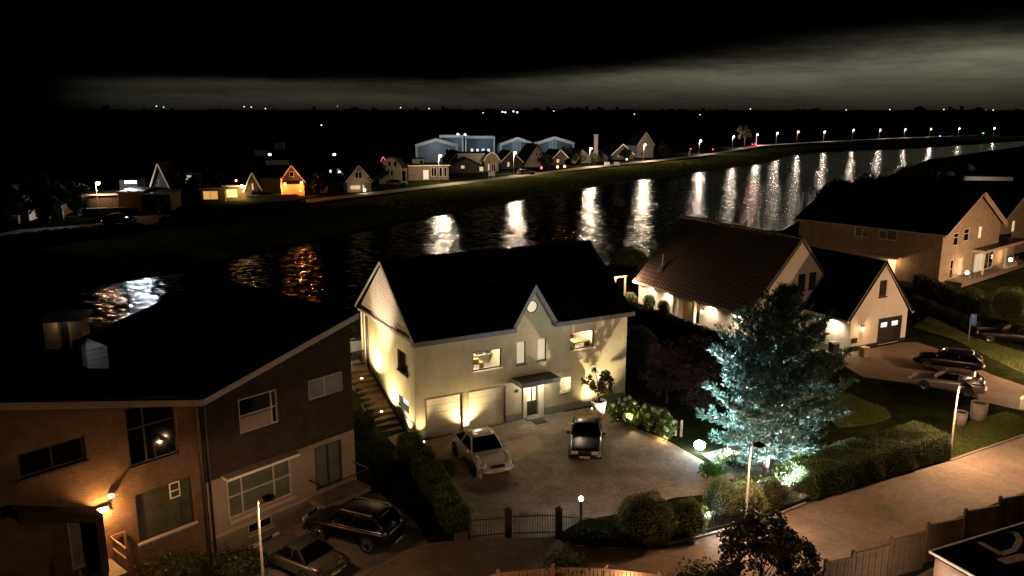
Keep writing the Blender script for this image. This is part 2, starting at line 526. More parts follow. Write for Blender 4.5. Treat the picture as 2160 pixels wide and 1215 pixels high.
def sheet(name, pts, z, m, kind='structure'):
    mb = MB(); mb.v = [(p[0], p[1], z) for p in pts]; mb.f = [tuple(range(len(pts)))]; mb.m = [0]
    o = mb.build(name, m, fix=False, kind=kind)
    if o.data.polygons[0].normal.z < 0: o.data.flip_normals()
    return o
def strip(name, line, w, z, m, dz=None, kind='structure'):
    l, r = off(line, -w/2), off(line, w/2)
    mb = MB()
    for i, (a, b) in enumerate(zip(l, r)):
        za = z if dz is None else LZ(*a)+dz; zb = z if dz is None else LZ(*b)+dz
        mb.v += [(a[0], a[1], za), (b[0], b[1], zb)]
        if i: k = 2*i; mb.f.append((k-2, k-1, k+1, k)); mb.m.append(0)
    return mb.build(name, m, fix=False, kind=kind)

# paved surfaces of the near street (klinker bricks) and drives
brick_street = pavemat('street_clinker', (.33,.25,.185), (.25,.185,.135), (.11,.085,.065), rot=R(18))
brick_drive = pavemat('drive_clinker', (.38,.29,.22), (.26,.195,.145), (.10,.08,.065), rot=R(45), blotch=.5)
brick_grey = pavemat('grey_pavers', (.27,.25,.21), (.22,.20,.17), (.09,.08,.07), .3, .3, rot=R(28.5))
brick_warm = pavemat('warm_pavers', (.50,.36,.23), (.40,.28,.18), (.16,.12,.09), rot=R(28.5))
street = sheet('street', [G(*p) for p in [(560,1330),(770,1212),(860,1166),(905,1150),(960,1142),(1165,1132),(1195,1148),(1250,1156),(1330,1158),(1400,1150),(1470,1136),(1560,1112),(1600,1104),(1700,1063),(1840,1020),(2005,972),(2165,917),(2400,845),(2600,800),(2600,915),(2165,1037),(1790,1180),(1760,1195),(1700,1235),(1380,1222),(1280,1206),(1050,1216),(900,1290),(760,1400)]], .012, brick_street)
drive = sheet('driveway', [G(*p) for p in [(800,905),(822,880),(880,932),(1112,884),(1242,860),(1292,868),(1345,905),(1400,925),(1470,965),(1540,1005),(1530,1040),(1420,1050),(1330,1080),(1225,1098),(1170,1132),(1000,1138),(958,1141),(960,1080),(900,1010)]], .008, brick_drive)
path = sheet('front_path', [G(*p) for p in [(985,914),(1112,882),(1190,866),(1184,892),(1060,898)]], .014, brick_grey)
warm = sheet('drive_pattern', [G(*p) for p in [(1060,935),(1126,918),(1150,936),(1090,975),(1064,962)]], .0125, brick_warm)
lot = sheet('parking_bay', [G(*p) for p in [(560,1330),(770,1212),(862,1165),(905,1149),(875,1100),(800,1040),(720,1045),(640,1075),(480,1150),(430,1250)]], .009, pavemat('bay_pavers', (.22,.19,.16), (.17,.15,.13), (.08,.07,.06), .3, .15, rot=R(49)))
kerb = mat('kerb_concrete', (.26,.23,.20), .85, .3, 4, .3)
def kerbline(pts, h=.035, w=.14):
    mb = MB(); q = [G(*p) for p in pts]
    for a, b in zip(q[:-1], q[1:]): mb.bar((a[0],a[1],h/2), (b[0],b[1],h/2), w, h+.02)
    return mb.build('kerb', kerb, kind='structure')
kerbline([(700,1245),(770,1210),(860,1164),(905,1149),(985,1142),(1165,1135)])
kerbline([(1195,1148),(1250,1156),(1330,1158),(1400,1150),(1470,1136),(1560,1112),(1600,1104),(1700,1063)], .09)
kerbline([(2005,972),(2080,946),(2165,917)], .06)
# second drive, in front of the brown roofed house
drive2 = sheet('driveway_right', [G(*p) for p in [(1700,735),(1790,744),(1905,722),(1935,722),(1990,740),(2090,790),(2165,815),(2400,860),(2500,900),(2400,935),(2165,868),(2085,850),(2030,830),(1900,806),(1820,795),(1770,765)]], .008, pavemat('drive_sandstone', (.23,.16,.105), (.17,.12,.08), (.07,.055,.045), rot=R(27)))
# grassed slope of the far dike
mb = MB(); ln = along(FAR[4:], 400)[:230]; offs = (.8, 3, 6, 9, 13, 17, 21, 24)
rows = [off(ln, -d) for d in offs]
for j, row in enumerate(rows): mb.v += [(x, y, LZ(x, y)+.03+.02*j) for x, y in row]
n_ = len(ln)
for j in range(len(offs)-1):
    for i in range(n_-1): mb.f.append((j*n_+i, j*n_+i+1, (j+1)*n_+i+1, (j+1)*n_+i)); mb.m.append(0)
mb.build('dike_verge', mat('dike_grass', (.19,.20,.06), .95, .5, .5, .9, 3, spec=.03), smooth=True, kind='structure')
# far dike road and footway
FR_PX = [(20,490),(190,477),(380,459),(530,440),(650,424),(830,403),(1030,379),(1250,352),(1400,337),(1500,325),(1600,307),(1700,301)]
fline = [G(*p, 2.5) for p in FR_PX]
fline = [(-88, 92)] + fline + [(190, 462), (240, 503), (320, 560), (520, 720)]
dike_road = strip('dike_road', along(fline, 120), 4.6, 2.5, mat('dike_asphalt', (.34,.30,.235), .9, .25, .6, .2))
lawn_green = (.05, .075, .015)
# ------------------------------------------------------------------ building kit
def frame_of(o, deg, out=1):
    a = R(deg); d = (math.cos(a), math.sin(a)); n = (d[1]*out, -d[0]*out)
    return (o, d, n)
def fp(F, s, z, dep=0.0):
    o, d, n = F
    return (o[0]+d[0]*s+n[0]*dep, o[1]+d[1]*s+n[1]*dep, z)
def rect(s0, s1, z0, z1): return [(s0,z0),(s1,z0),(s1,z1),(s0,z1)]
def disc(s, z, r, n=28): return [(s+r*math.cos(2*math.pi*k/n), z+r*math.sin(2*math.pi*k/n)) for k in range(n)]

def facade(root, F, outline, holes, m, name='wall', reveal=.16, **kw):
    bm = bmesh.new(); edges = []
    for lp in [outline]+holes:
        vs = [bm.verts.new(fp(F, s, z)) for s, z in lp]
        edges += [bm.edges.new((vs[i], vs[(i+1) % len(vs)])) for i in range(len(vs))]
    bmesh.ops.triangle_fill(bm, use_beauty=True, use_dissolve=False, edges=edges)
    for lp in holes:
        a = [bm.verts.new(fp(F, s, z)) for s, z in lp]; b = [bm.verts.new(fp(F, s, z, -reveal)) for s, z in lp]
        for i in range(len(lp)):
            j = (i+1) % len(lp); bm.faces.new((a[i], a[j], b[j], b[i]))
    bmesh.ops.remove_doubles(bm, verts=bm.verts, dist=1e-4)
    me = bpy.data.meshes.new(name); bm.to_mesh(me); bm.free()
    me.materials.append(m)
    o = bpy.data.objects.new(name, me); COL.objects.link(o); adopt(o, root)
    return tag(o, kw.get('label'))

def fbox(mb, F, s0, s1, z0, z1, d0, d1, mi=0):
    """box on a facade: s,z extents and depth d (positive = outwards)"""
    vs = [fp(F,s,z,d) for d in (d0,d1) for s,z in ((s0,z0),(s1,z0),(s1,z1),(s0,z1))]
    mb.add(vs, [(0,1,2,3),(7,6,5,4),(0,4,5,1),(1,5,6,2),(2,6,7,3),(3,7,4,0)], mi)

def window(root, F, r, fm, pm, fw=.07, inset=.1, mull=(), trans=(), sill=None, dep=.06, name='window', **kw):
    s0, s1, z0, z1 = r; mb = MB()
    d0, d1 = -inset-dep, -inset
    fbox(mb, F, s0, s1, z0, z0+fw, d0, d1); fbox(mb, F, s0, s1, z1-fw, z1, d0, d1)
    fbox(mb, F, s0, s0+fw, z0+fw, z1-fw, d0, d1); fbox(mb, F, s1-fw, s1, z0+fw, z1-fw, d0, d1)
    for q in mull: c = s0+q*(s1-s0); fbox(mb, F, c-fw*.45, c+fw*.45, z0+fw, z1-fw, d0, d1)
    for q in trans:
        if isinstance(q, tuple): t, a, b = q
        else: t, a, b = q, 0, 1
        c = z0+t*(z1-z0); fbox(mb, F, s0+fw+a*(s1-s0-2*fw), s0+fw+b*(s1-s0-2*fw), c-fw*.4, c+fw*.4, d0+.004, d1-.004)
    w = mb.build(name, fm, root, label=kw.get('label'))
    p = MB(); fbox(p, F, s0+fw*.5, s1-fw*.5, z0+fw*.5, z1-fw*.5, -inset-dep*.7, -inset-dep*.5)
    p.build('pane', pm, w)
    if sill is not None:
        q = MB(); fbox(q, F, s0-.08, s1+.08, z0-.09, z0-.002, -.04, .09); q.build('sill', sill, w)
    return w

def part(root, name, m, fn, smooth=False, **kw):
    mb = MB(); fn(mb); return mb.build(name, m, root, smooth=smooth, **kw)

def slab_x(mb, a, b, x0, x1, th=.16, mi=0):
    """roof slope between (y,z) a and b, extruded along x"""
    ay, az = a; by, bz = b; L = math.hypot(by-ay, bz-az); ny, nz_ = -(bz-az)/L*th, (by-ay)/L*th
    if nz_ > 0: ny, nz_ = -ny, -nz_
    mb.prism_x([(ay,az),(by,bz),(by+ny,bz+nz_),(ay+ny,az+nz_)], x0, x1, mi)
def slab_y(mb, a, b, y0, y1, th=.16, mi=0):
    ax, az = a; bx, bz = b; L = math.hypot(bx-ax, bz-az); nx_, nz_ = -(bz-az)/L*th, (bx-ax)/L*th
    if nz_ > 0: nx_, nz_ = -nx_, -nz_
    mb.prism_y([(ax,az),(bx,bz),(bx+nx_,bz+nz_),(ax+nx_,az+nz_)], y0, y1, mi)

def stuccomat():
    m = mat('cream_stucco', (.46,.432,.30), .9, .13, .9, .35, 30)
    nt = m.node_tree; b = nt.nodes['Principled BSDF']; src = b.inputs['Base Color'].links[0].from_socket
    tc = N(nt, 'ShaderNodeTexCoord'); mp = N(nt, 'ShaderNodeMapping'); mp.inputs['Scale'].default_value = (1.5, 1.5, .5)
    nt.links.new(tc.outputs['Object'], mp.inputs[0]); nz = N(nt, 'ShaderNodeTexNoise', Scale=1.6, Detail=8.0, Roughness=.7); nt.links.new(mp.outputs[0], nz.inputs['Vector'])
    rp = N(nt, 'ShaderNodeMapRange'); rp.inputs['From Min'].default_value = .38; rp.inputs['From Max'].default_value = .62; rp.inputs['To Min'].default_value = .90; rp.inputs['To Max'].default_value = 1.05
    nt.links.new(nz.outputs['Fac'], rp.inputs['Value'])
    sc = N(nt, 'ShaderNodeVectorMath', operation='SCALE'); nt.links.new(src, sc.inputs[0]); nt.links.new(rp.outputs[0], sc.inputs['Scale']); nt.links.new(sc.outputs[0], b.inputs['Base Color'])
    return m
stucco = stuccomat()
stucco_grey = mat('grey_plinth', (.20,.205,.19), .85, .15, 2, .3)
white_paint = mat('white_paint', (.72,.69,.62), .55, .06, 3)
cream_paint = mat('cream_paint', (.74,.70,.56), .5, .07, 2)
grey_trim = mat('grey_trim', (.13,.135,.14), .5, .12, 3)
light_trim = mat('pale_trim', (.42,.39,.35), .6, .12, 3)
black_roof = tilemat('dark_roof_tile', (.004,.004,.005), (.0025,.0025,.003), .95, spec=.06)
brown_wood = mat('brown_wood', (.075,.045,.028), .5, .3, 6)
dark_wood = mat('dark_wood', (.022,.016,.013), .45, .3, 6)
black_metal = mat('black_metal', (.012,.012,.013), .45, .2, 5)
zinc = mat('zinc', (.30,.31,.32), .35, .2, 5, metal=.8)
dark_glass = mat('dark_window_glass', (.004,.005,.006), .06, .1, 1)
curtain_glass = mat('curtained_window', (.11,.115,.085), .35, .35, 1.5)
blind_lit = emit('lit_blind', (1.0, .80, .42), .62)
blind_pale = emit('pale_lit_blind', (1.0, .82, .52), .55)
blind_pale.node_tree.nodes['Principled BSDF'].inputs['Base Color'].default_value = (.15,.14,.12,1)
frost_lit = emit('frosted_lit_glass', (.75, .9, 1.0), .9)
room_white = mat('room_plaster', (.75,.70,.58), .9, .05, 2)
clear = glassmat('window_glass', (1,1,1), .05)
bulb_warm = emit('warm_bulb', (1.0, .68, .34), 18.0)
bulb_white = emit('white_bulb', (.88, .94, 1.0), 40.0)

# ================================================================== main house
MH = (-5.76, 45.94); MHA = 28.5
main = empty('cream_house', (*MH, 0), R(MHA), 'large cream rendered house with black roof, two garage doors and round gable window', 'house')
L0, D0 = 15.4, 9.9
Ff = frame_of((0, 0), 0); Fs = frame_of((0, 0), 90, -1); Fr = frame_of((L0, 0), 90, 1); Fb = frame_of((L0, D0), 180, 1)
EZ, RZ, RY = 6.12, 10.1, 5.0
gar1, gar2 = (.64,3.1,0.02,2.45), (3.52,6.08,0.02,2.45)
wUL, wUR = (3.83,5.82,3.75,5.0), (10.86,12.75,4.1,5.3)
wn1, wn2 = (6.9,7.54,3.72,5.2), (8.42,9.06,3.74,5.2)
wL1, wL2 = (10.12,11.08,1.3,2.32), (12.6,13.62,1.15,2.42)
dr = (7.62,8.46,.12,2.12)
facade(main, Ff, [(0,-.3),(L0,-.3),(L0,EZ),(9.45,EZ),(9.45,6.3),(8.05,8.55),(6.65,6.3),(6.65,EZ),(0,EZ)],
       [rect(*gar1), rect(*gar2), rect(*wUL), rect(*wUR), rect(*wn1), rect(*wn2), rect(*wL1), rect(*wL2), rect(*dr), disc(7.98,7.38,.41)], stucco, reveal=.22)
sw1, sw2 = (1.05,2.8,3.75,5.1), (1.12,2.72,1.5,2.12)
facade(main, Fs, [(0,-.3),(D0,-.3),(D0,EZ),(0,EZ)], [rect(*sw1), rect(*sw2)], stucco, reveal=.26)
facade(main, Fr, [(0,-.3),(D0,-.3),(D0,EZ),(RY,RZ-.25),(0,EZ)], [], stucco)
facade(main, Fb, [(0,-.3),(L0,-.3),(L0,EZ),(0,EZ)], [], stucco)
# clapboard gable on the side
def boards(mb):
    n = 22
    for k in range(n):
        z0 = EZ+.02+k*(RZ-.18-EZ)/n; z1 = EZ+.02+(k+1)*(RZ-.18-EZ)/n-.035
        def half(z): return (RZ-.12-z)/(RZ-EZ-.05)*(D0/2)
        a, b = half(z0), half(z1)
        if b < .05: b = .05
        mb.add([(-.07,RY-a,z0),(-.07,RY+a,z0),(-.07,RY+b,z1),(-.07,RY-b,z1),(0,RY-a,z0),(0,RY+a,z0),(0,RY+b,z1),(0,RY-b,z1)],
               [(0,1,2,3),(7,6,5,4),(0,4,5,1),(1,5,6,2),(2,6,7,3),(3,7,4,0)])
    mb.box(-.085,-.05,RY-.02,RY+.02,EZ+.05,RZ-.5)
part(main, 'gable_boarding', mat('gable_boards', (.78,.69,.56), .6, .08, 2), boards)
def mroof(mb):
    k_ = (RZ-.02-EZ)/(RY+.42)
    slab_x(mb, (-.42,EZ+.12), (RY,RZ+.1), -.18, 6.62); slab_x(mb, (-.42,EZ+.12), (RY,RZ+.1), 9.48, L0+.25); slab_x(mb, (.3,EZ+.12+.72*k_), (RY,RZ+.1), 6.62, 9.48)
    slab_x(mb, (D0+.42,EZ+.12), (RY,RZ+.1), -.18, L0+.25)
    mb.tube([(-.2,RY,RZ+.1),(L0+.27,RY,RZ+.1)], .11, 8)
roof_m = part(main, 'roof', black_roof, mroof)
part(roof_m, 'skylight', mat('skylight_glass', (.01,.012,.05), .2, .1, 1), lambda mb: mb.add([(x, y, EZ+.12+(y+.42)*(RZ-.02-EZ)/5.42+dz) for dz in (.05,.12) for x,y in ((5.9,2.7),(6.8,2.7),(6.8,3.7),(5.9,3.7))], [(0,3,2,1),(4,5,6,7),(0,1,5,4),(1,2,6,5),(2,3,7,6),(3,0,4,7)]))
def droof(mb):
    slab_y(mb, (6.3,6.05), (8.05,8.86), -.34, 3.35, .14); slab_y(mb, (9.8,6.05), (8.05,8.86), -.34, 3.35, .14)
part(main, 'gable_roof', black_roof, droof)
def verge(mb):
    for sx in (-1, 1):
        mb.prism_y([(8.05+sx*1.78,6.02),(8.05,8.88),(8.05,8.44),(8.05+sx*1.42,6.16)], -.40, -.345)
        mb.prism_y([(8.05+sx*1.70,6.10),(8.05+sx*1.45,6.10),(8.05,8.42),(8.05,8.74)], -.345, -.02)
part(main, 'verge_board', grey_trim, verge)
part(main, 'gutter', grey_trim, lambda mb: mb.box(-.2,6.62,-.52,-.01,5.98,6.26))
part(main, 'gutter', grey_trim, lambda mb: mb.box(9.48,L0+.27,-.52,-.01,5.98,6.26))
part(main, 'eaves_trim', white_paint, lambda mb: mb.box(-.16,-.09,-.1,D0+.1,5.98,6.11))
def rake(mb):
    for sy in (-1, 1):
        y1 = RY+sy*(RY+.42)
        mb.add([(-.2,RY,RZ+.12),(-.2,y1,EZ+.14),(-.2,y1,EZ-.06),(-.2,RY,RZ-.10),(-.15,RY,RZ+.12),(-.15,y1,EZ+.14),(-.15,y1,EZ-.06),(-.15,RY,RZ-.10)],
               [(0,1,2,3),(7,6,5,4),(0,4,5,1),(1,5,6,2),(2,6,7,3),(3,7,4,0)])
part(main, 'verge_board', light_trim, rake)
part(main, 'downpipe', white_paint, lambda mb: mb.tube([(-.12,9.3,EZ-.05),(-.12,9.3,1.9)], .05, 8))
part(main, 'downpipe', white_paint, lambda mb: mb.tube([(-.1,8.75,EZ-.05),(-.1,8.75,2.2)], .035, 8))
part(main, 'side_panel', brown_wood, lambda mb: mb.box(-.05,-.003,8.3,8.7,2.0,5.9))
part(main, 'side_gate', black_metal, lambda mb: [mb.box(-.9+.1*k,-.87+.1*k,9.2,9.23,2.2,3.3) for k in range(9)]+[mb.box(-.9,0,9.2,9.235,3.2,3.25), mb.box(-.9,0,9.2,9.235,2.3,2.35)])
for g in (gar1, gar2):
    def gd(mb, g=g):
        s0,s1,z0,z1 = g; n = 5
        for k in range(n):
            a = z0+k*(z1-z0)/n; b = z0+(k+1)*(z1-z0)/n-.018
            mb.box(s0+.02, s1-.02, .2, .235, a, b)
        mb.box(s0, s1, .235, .25, z0, z1)
    d = part(main, 'garage_door', cream_paint, gd)
    def fr(mb, g=g):
        s0,s1,z0,z1 = g
        mb.box(s0-.06,s0,-.012,.2,z0,z1+.06); mb.box(s1,s1+.06,-.012,.2,z0,z1+.06); mb.box(s0,s1,-.012,.2,z1,z1+.06)
    part(d, 'frame', mat('door_surround', (.34,.27,.19), .6, .1, 3), fr)
part(main, 'plinth', stucco_grey, lambda mb: mb.box(8.98,L0+.012,-.03,-.002,-.3,.5))
part(main, 'plinth', stucco_grey, lambda mb: mb.box(6.14,7.25,-.03,-.002,-.3,.5))
part(main, 'plinth', stucco_grey, lambda mb: mb.box(-.025,-.002,.3,D0,-.3,1.0))
part(main, 'door_surround', cream_paint, lambda mb: [mb.box(7.34,7.6,-.09,-.004,0,2.3), mb.box(8.48,8.86,-.09,-.004,0,2.3)])
door = part(main, 'front_door', dark_wood, lambda mb: [mb.box(7.64,8.44,.1,.15,.12,1.1), mb.box(7.64,7.72,.1,.15,1.1,2.1), mb.box(8.36,8.44,.1,.15,1.1,2.1), mb.box(7.72,8.36,.1,.15,2.02,2.1), mb.box(8.0,8.08,.1,.15,1.1,2.02)])
part(door, 'door_pane', blind_lit, lambda mb: [mb.box(7.72,8.0,.12,.13,1.1,2.02), mb.box(8.08,8.36,.12,.13,1.1,2.02)])
part(door, 'handle', zinc, lambda mb: mb.bar((8.38,.04,1.08),(8.38,.04,1.2),.03,.03))
part(main, 'door_step', stucco_grey, lambda mb: mb.box(7.4,8.7,-.5,-.03,0,.1))
def canopy(mb): mb.box(6.5,9.35,-1.3,-.003,2.62,2.9)
cano = part(main, 'door_canopy', grey_trim, canopy)
part(cano, 'canopy_roofing', black_metal, lambda mb: mb.box(6.55,9.3,-1.25,-.05,2.9,2.93))
part(main, 'house_number', black_metal, lambda mb: mb.box(6.75,7.0,-.03,-.003,1.9,2.1))
window(main, Ff, wUL, brown_wood, clear, .07, .08, sill=white_paint)
window(main, Ff, wUR, brown_wood, clear, .07, .08, sill=white_paint)
window(main, Ff, wn1, brown_wood, blind_pale, .04, .1, sill=grey_trim)
window(main, Ff, wn2, brown_wood, blind_pale, .04, .1, sill=grey_trim)
window(main, Ff, wL1, cream_paint, clear, .05, .1, sill=grey_trim)
window(main, Ff, wL2, cream_paint, clear, .05, .1, sill=grey_trim)
window(main, Fs, sw1, brown_wood, mat('side_blind', (.45,.38,.24), .6, .1, 2), .09, .2, sill=brown_wood)
window(main, Fs, sw2, brown_wood, frost_lit, .06, .2, sill=grey_trim)
rw = part(main, 'round_window', brown_wood, lambda mb: mb.lathe([(.36,.07),(.42,.07),(.42,-.03),(.36,-.03),(.36,.07)], 28, (7.98,0,7.38), axis='y'))
part(rw, 'pane', blind_lit, lambda mb: mb.lathe([(1e-5,.04),(.37,.04),(.37,.05),(1e-5,.05)], 28, (7.98,0,7.38), axis='y'))
def room(x0, x1, y1, z0, z1, nm='room_interior'):
    mb = MB()
    y0 = .232
    mb.add([(x0,y0,z0),(x1,y0,z0),(x1,y1,z0),(x0,y1,z0),(x0,y0,z1),(x1,y0,z1),(x1,y1,z1),(x0,y1,z1)], [(0,1,2,3),(4,7,6,5),(1,5,6,2),(2,6,7,3),(3,7,4,0)])
    return mb.build(nm, room_white, main, fix=False)
room(3.4,6.4,2.8,2.95,5.5); room(10.4,13.2,2.8,3.4,5.6); room(9.8,11.5,2.4,.3,2.55); room(12.2,14.2,2.4,.3,2.6)
def loc(x, y, z):
    a = R(MHA); return (MH[0]+x*math.cos(a)-y*math.sin(a), MH[1]+x*math.sin(a)+y*math.cos(a), z)
for x, y, z, w in ((4.6,1.3,5.35,170),(11.9,1.3,5.45,140),(10.6,1.2,2.45,100),(13.2,1.2,2.5,100)):
    lamp('POINT', loc(x,y,z), w, (1,.83,.52), .12)
# furniture seen through the lit windows
def furn(name, x, y, z, label, cat, fn, m):
    r = empty(name, loc(x,y,z), R(MHA), label, cat); mb = MB(); fn(mb); mb.build('carcass', m, r); return r
red_cloth = mat('red_lampshade', (.55,.02,.03), .7, .1, 4); oak = mat('oak_furniture', (.30,.19,.09), .5, .2, 4); book = mat('dark_goods', (.06,.06,.07), .6, .6, 9)
d1 = furn('desk', 4.5, 1.1, 2.95, 'brown desk behind the lit upper window over the garages', 'desk', lambda mb: [mb.box(-.5,.5,-.3,.3,.95,1.0), mb.box(-.48,-.43,-.28,.28,0,.95), mb.box(.43,.48,-.28,.28,0,.95)], oak)
s1 = furn('wall_shelf', 5.95, 2.55, 2.95, 'white wall shelf with rows of dark goods behind the lit upper left window', 'shelf', lambda mb: [mb.box(-.9,.4,-.3,.2,1.0+.42*k,1.03+.42*k) for k in range(4)], white_paint)
part(s1, 'goods', book, lambda mb: [mb.box(-.85+.16*k, -.85+.16*k+.1, -.25, .0, 1.03+.42*j, 1.03+.42*j+.15+.11*((k*7+j*3)%3)/2) for j in range(3) for k in range(7) if (k+2*j)%4])
furn('table_box', 4.45, 1.0, 3.96, 'small brown box standing on the desk in the lit upper window', 'box', lambda mb: [mb.box(-.22,.22,-.15,.15,0,.22), mb.box(-.24,.24,-.17,.17,.22,.26)], oak)
t = empty('pendant_lamp', loc(11.25,.8,4.75), R(MHA), 'red pendant lampshade hanging in the lit upper right window', 'lamp')
part(t, 'shade', red_cloth, lambda mb: mb.lathe([(.12,.38),(.27,.28),(.34,.1),(.34,0)], 18), smooth=True); part(t, 'cable', black_metal, lambda mb: mb.tube([(0,0,.36),(0,0,.84)], .012, 6))
furn('bed_unit', 11.6, 1.9, 3.4, 'long white cabinet along the back of the lit upper right window', 'cabinet', lambda mb: [mb.box(-.9,.3,-.3,.5,0,1.15), mb.box(-.95,.35,-.34,.52,1.15,1.2)], white_paint)
d2 = furn('work_table', 12.2, 1.0, 3.4, 'brown work table at right in the lit upper right window', 'table', lambda mb: [mb.box(-.6,.7,-.35,.35,.9,.95), mb.box(-.56,-.5,-.3,.3,0,.9), mb.box(.6,.66,-.3,.3,0,.9)], oak)
furn('stair_rail', 12.3, 2.2, 3.4, 'sloping dark stair rail inside the lit upper right window', 'rail', lambda mb: [mb.bar((-.8,0,2.0),(.3,0,1.2),.06,.06), mb.bar((-.8,0,1.7),(.3,0,.9),.04,.04)], dark_wood)
vv = empty('vase', loc(10.35,.45,1.36), R(MHA), 'small dark vase on the sill of the lit lower window beside the door', 'vase')
part(vv, 'body', book, lambda mb: mb.lathe([(.04,0),(.09,.08),(.05,.18),(.06,.22)], 12), smooth=True)
# doormat
dm = empty('doormat', loc(8.05,-.95,.016), R(MHA), 'dark doormat in front of the cream house door', 'doormat')
part(dm, 'mat', mat('coir', (.04,.03,.02), .95, .3, 20), lambda mb: mb.box(-.45,.45,-.28,.28,0,.02)); part(dm, 'border', black_metal, lambda mb: [mb.box(-.47,.47,-.3,-.28,0,.024), mb.box(-.47,.47,.28,.3,0,.024)])
# ground uplights along the walls
spot_proto = None
def uplight(x, y, z, power, tx, ty, tz, label, cone=135, col=(1,.72,.36)):
    global spot_proto
    if spot_proto is None:
        r = empty('ground_spotlight'); part(r, 'housing', black_metal, lambda mb: mb.lathe([(.10,0),(.11,.03),(.085,.035),(.085,.02)], 16))
        part(r, 'lens', emit('spot_lens', (1,.78,.45), 30), lambda mb: mb.lathe([(.082,.028),(1e-5,.034)], 16))
        spot_proto = r; o = r
    else: o = copy_tree(spot_proto)
    o.location = loc(x,y,z); tag(o, label, 'spotlight', 'ground spotlights along the cream house')
    lamp('SPOT', loc(x,y,z+.06), power, col, .014, loc(tx,ty,tz), cone, .6 if 'potted' in label else 1.0)
uplight(-.5,1.0,0.012,420,-.22,1.0,6,'ground spotlight nearest the corner on the side of the cream house',100)
uplight(-.85,3.7,.75,720,-.30,3.8,6,'ground spotlight beside the steps, second along the side wall',140)
uplight(-1.1,6.7,2.1,900,-.35,6.7,8,'ground spotlight at the top of the steps by the rear of the side wall',150)
uplight(.3,-.42,.014,240,.30,-.12,5,'ground spotlight in front of the corner pillar left of the first garage door',72)
uplight(3.31,-.50,.014,420,3.31,-.05,5,'ground spotlight in front of the pillar between the two garage doors',125)
uplight(12.3,-.62,.012,150,12.3,-.3,5,'ground spotlight under the lit lower windows beside the white pot', 125)
uplight(-3.0,4.9,1.6,2000,-.07,5.0,8.0,'added ground spotlight hidden beyond the steps to brighten the boarded gable',52,(1,.76,.58))  # unseen spotlight added to brighten the boarded gable
lamp('POINT', loc(8.05,-.7,2.52), 60, (1,.85,.6), .08)
# warm spotlight by the hydrangea that throws leaf shadows onto the upper right wall
uplight(12.55,-3.25,.1,720,12.3,0,4.2,'ground spotlight by the hydrangea, aimed through the potted tree at the upper wall',100,(1,.74,.42))
lamp('POINT', loc(-.9,10.6,3.4), 26, (1,.8,.5), .06)
# ================================================================== brown roofed white house
u2 = (math.cos(R(27.5)), math.sin(R(27.5))); w2 = (math.cos(R(-62.5)), math.sin(R(-62.5)))
E2 = (12.33, 80.46)
O2 = (E2[0]+.45*u2[0]+.2*w2[0], E2[1]+.45*u2[1]+.2*w2[1])
h2 = empty('white_house', (*O2, 0), R(-62.5), 'white brick house with big brown tiled roof, lit soffit and a garage wing', 'house')
def rel2(p): dx, dy = p[0]-O2[0], p[1]-O2[1]; return (dx*w2[0]+dy*w2[1], dx*u2[0]+dy*u2[1])
L2_, D2_ = 15.9, 10.3
wx, wy = rel2((27.78, 64.65)); WW = 6.92
white_brick = wallmat('white_painted_brick', (.62,.57,.47), (.56,.51,.42), (.48,.44,.37), .25, .075, .01, .8, .6, .12)
smooth_white = mat('white_render', (.74,.69,.60), .85, .07, 1.5, .2, 30)
tile_brown = tilemat('brown_pantile', (.25,.195,.16), (.14,.105,.085), .55, .42, .46)
tile_wing = tilemat('dark_pantile', (.010,.008,.007), (.006,.005,.005), .9, .3, .34, 'x', spec=.1)
F2f = frame_of((0, 0), 0); F2g = frame_of((L2_, 0), 90, 1); F2b = frame_of((0, 0), 90, -1)
FWf = frame_of((wx, wy), 90, 1); FWs = frame_of((wx, wy), 180, -1); FWr = frame_of((wx, wy+WW), 180, 1)
Z2, RZ2, RY2 = 2.75, 8.75, D2_/2
pd = (6.3, 9.3, .05, 2.45)
facade(h2, F2f, [(0,-.3),(L2_,-.3),(L2_,Z2),(0,Z2)], [rect(*pd), rect(.9,1.7,.05,2.4)], white_brick, reveal=.9)
facade(h2, F2b, [(0,-.3),(D2_,-.3),(D2_,Z2),(RY2,RZ2-.2),(0,Z2)], [], smooth_white)
gw1, gw2 = (5.05,5.95,4.15,5.6), (6.35,7.25,4.2,5.65)
facade(h2, F2g, [(0,-.3),(D2_,-.3),(D2_,Z2),(RY2,RZ2-.15),(0,Z2)], [rect(*gw1), rect(*gw2)], smooth_white, reveal=.12)
brown_glass = mat('amber_dark_glass', (.05,.035,.02), .15, .4, 2)
for r_ in (gw1, gw2):
    w_ = window(h2, F2g, r_, dark_wood, brown_glass, .08, .05, sill=dark_wood, trans=(.82,))
def r2(mb):
    slab_x(mb, (-.5,2.62), (RY2,RZ2), -.25, L2_+.12, .2); slab_x(mb, (D2_+.5,2.62), (RY2,RZ2), -.25, L2_+.12, .2)
ro2 = part(h2, 'roof', tile_brown, r2)
def ridge(mb):
    n = 46
    for k in range(n):
        x = -.25+k*(L2_+.37)/n; mb.tube([(x,RY2,RZ2+.02),(x+(L2_+.37)/n-.01,RY2,RZ2+.02)], [.15,.12], 7)
part(ro2, 'ridge_tiles', tile_brown, ridge)
part(h2, 'gutter', white_paint, lambda mb: mb.box(-.25,L2_+.1,-.66,-.5,2.44,2.64))
part(h2, 'soffit', white_paint, lambda mb: mb.box(-.2,L2_,-.5,-.003,2.5,2.54))
part(h2, 'verge_board', smooth_white, lambda mb: [mb.bar((L2_+.06,-.5,2.5),(L2_+.06,RY2,RZ2-.1),.1,.2), mb.bar((L2_+.06,D2_+.5,2.5),(L2_+.06,RY2,RZ2-.1),.1,.2)])
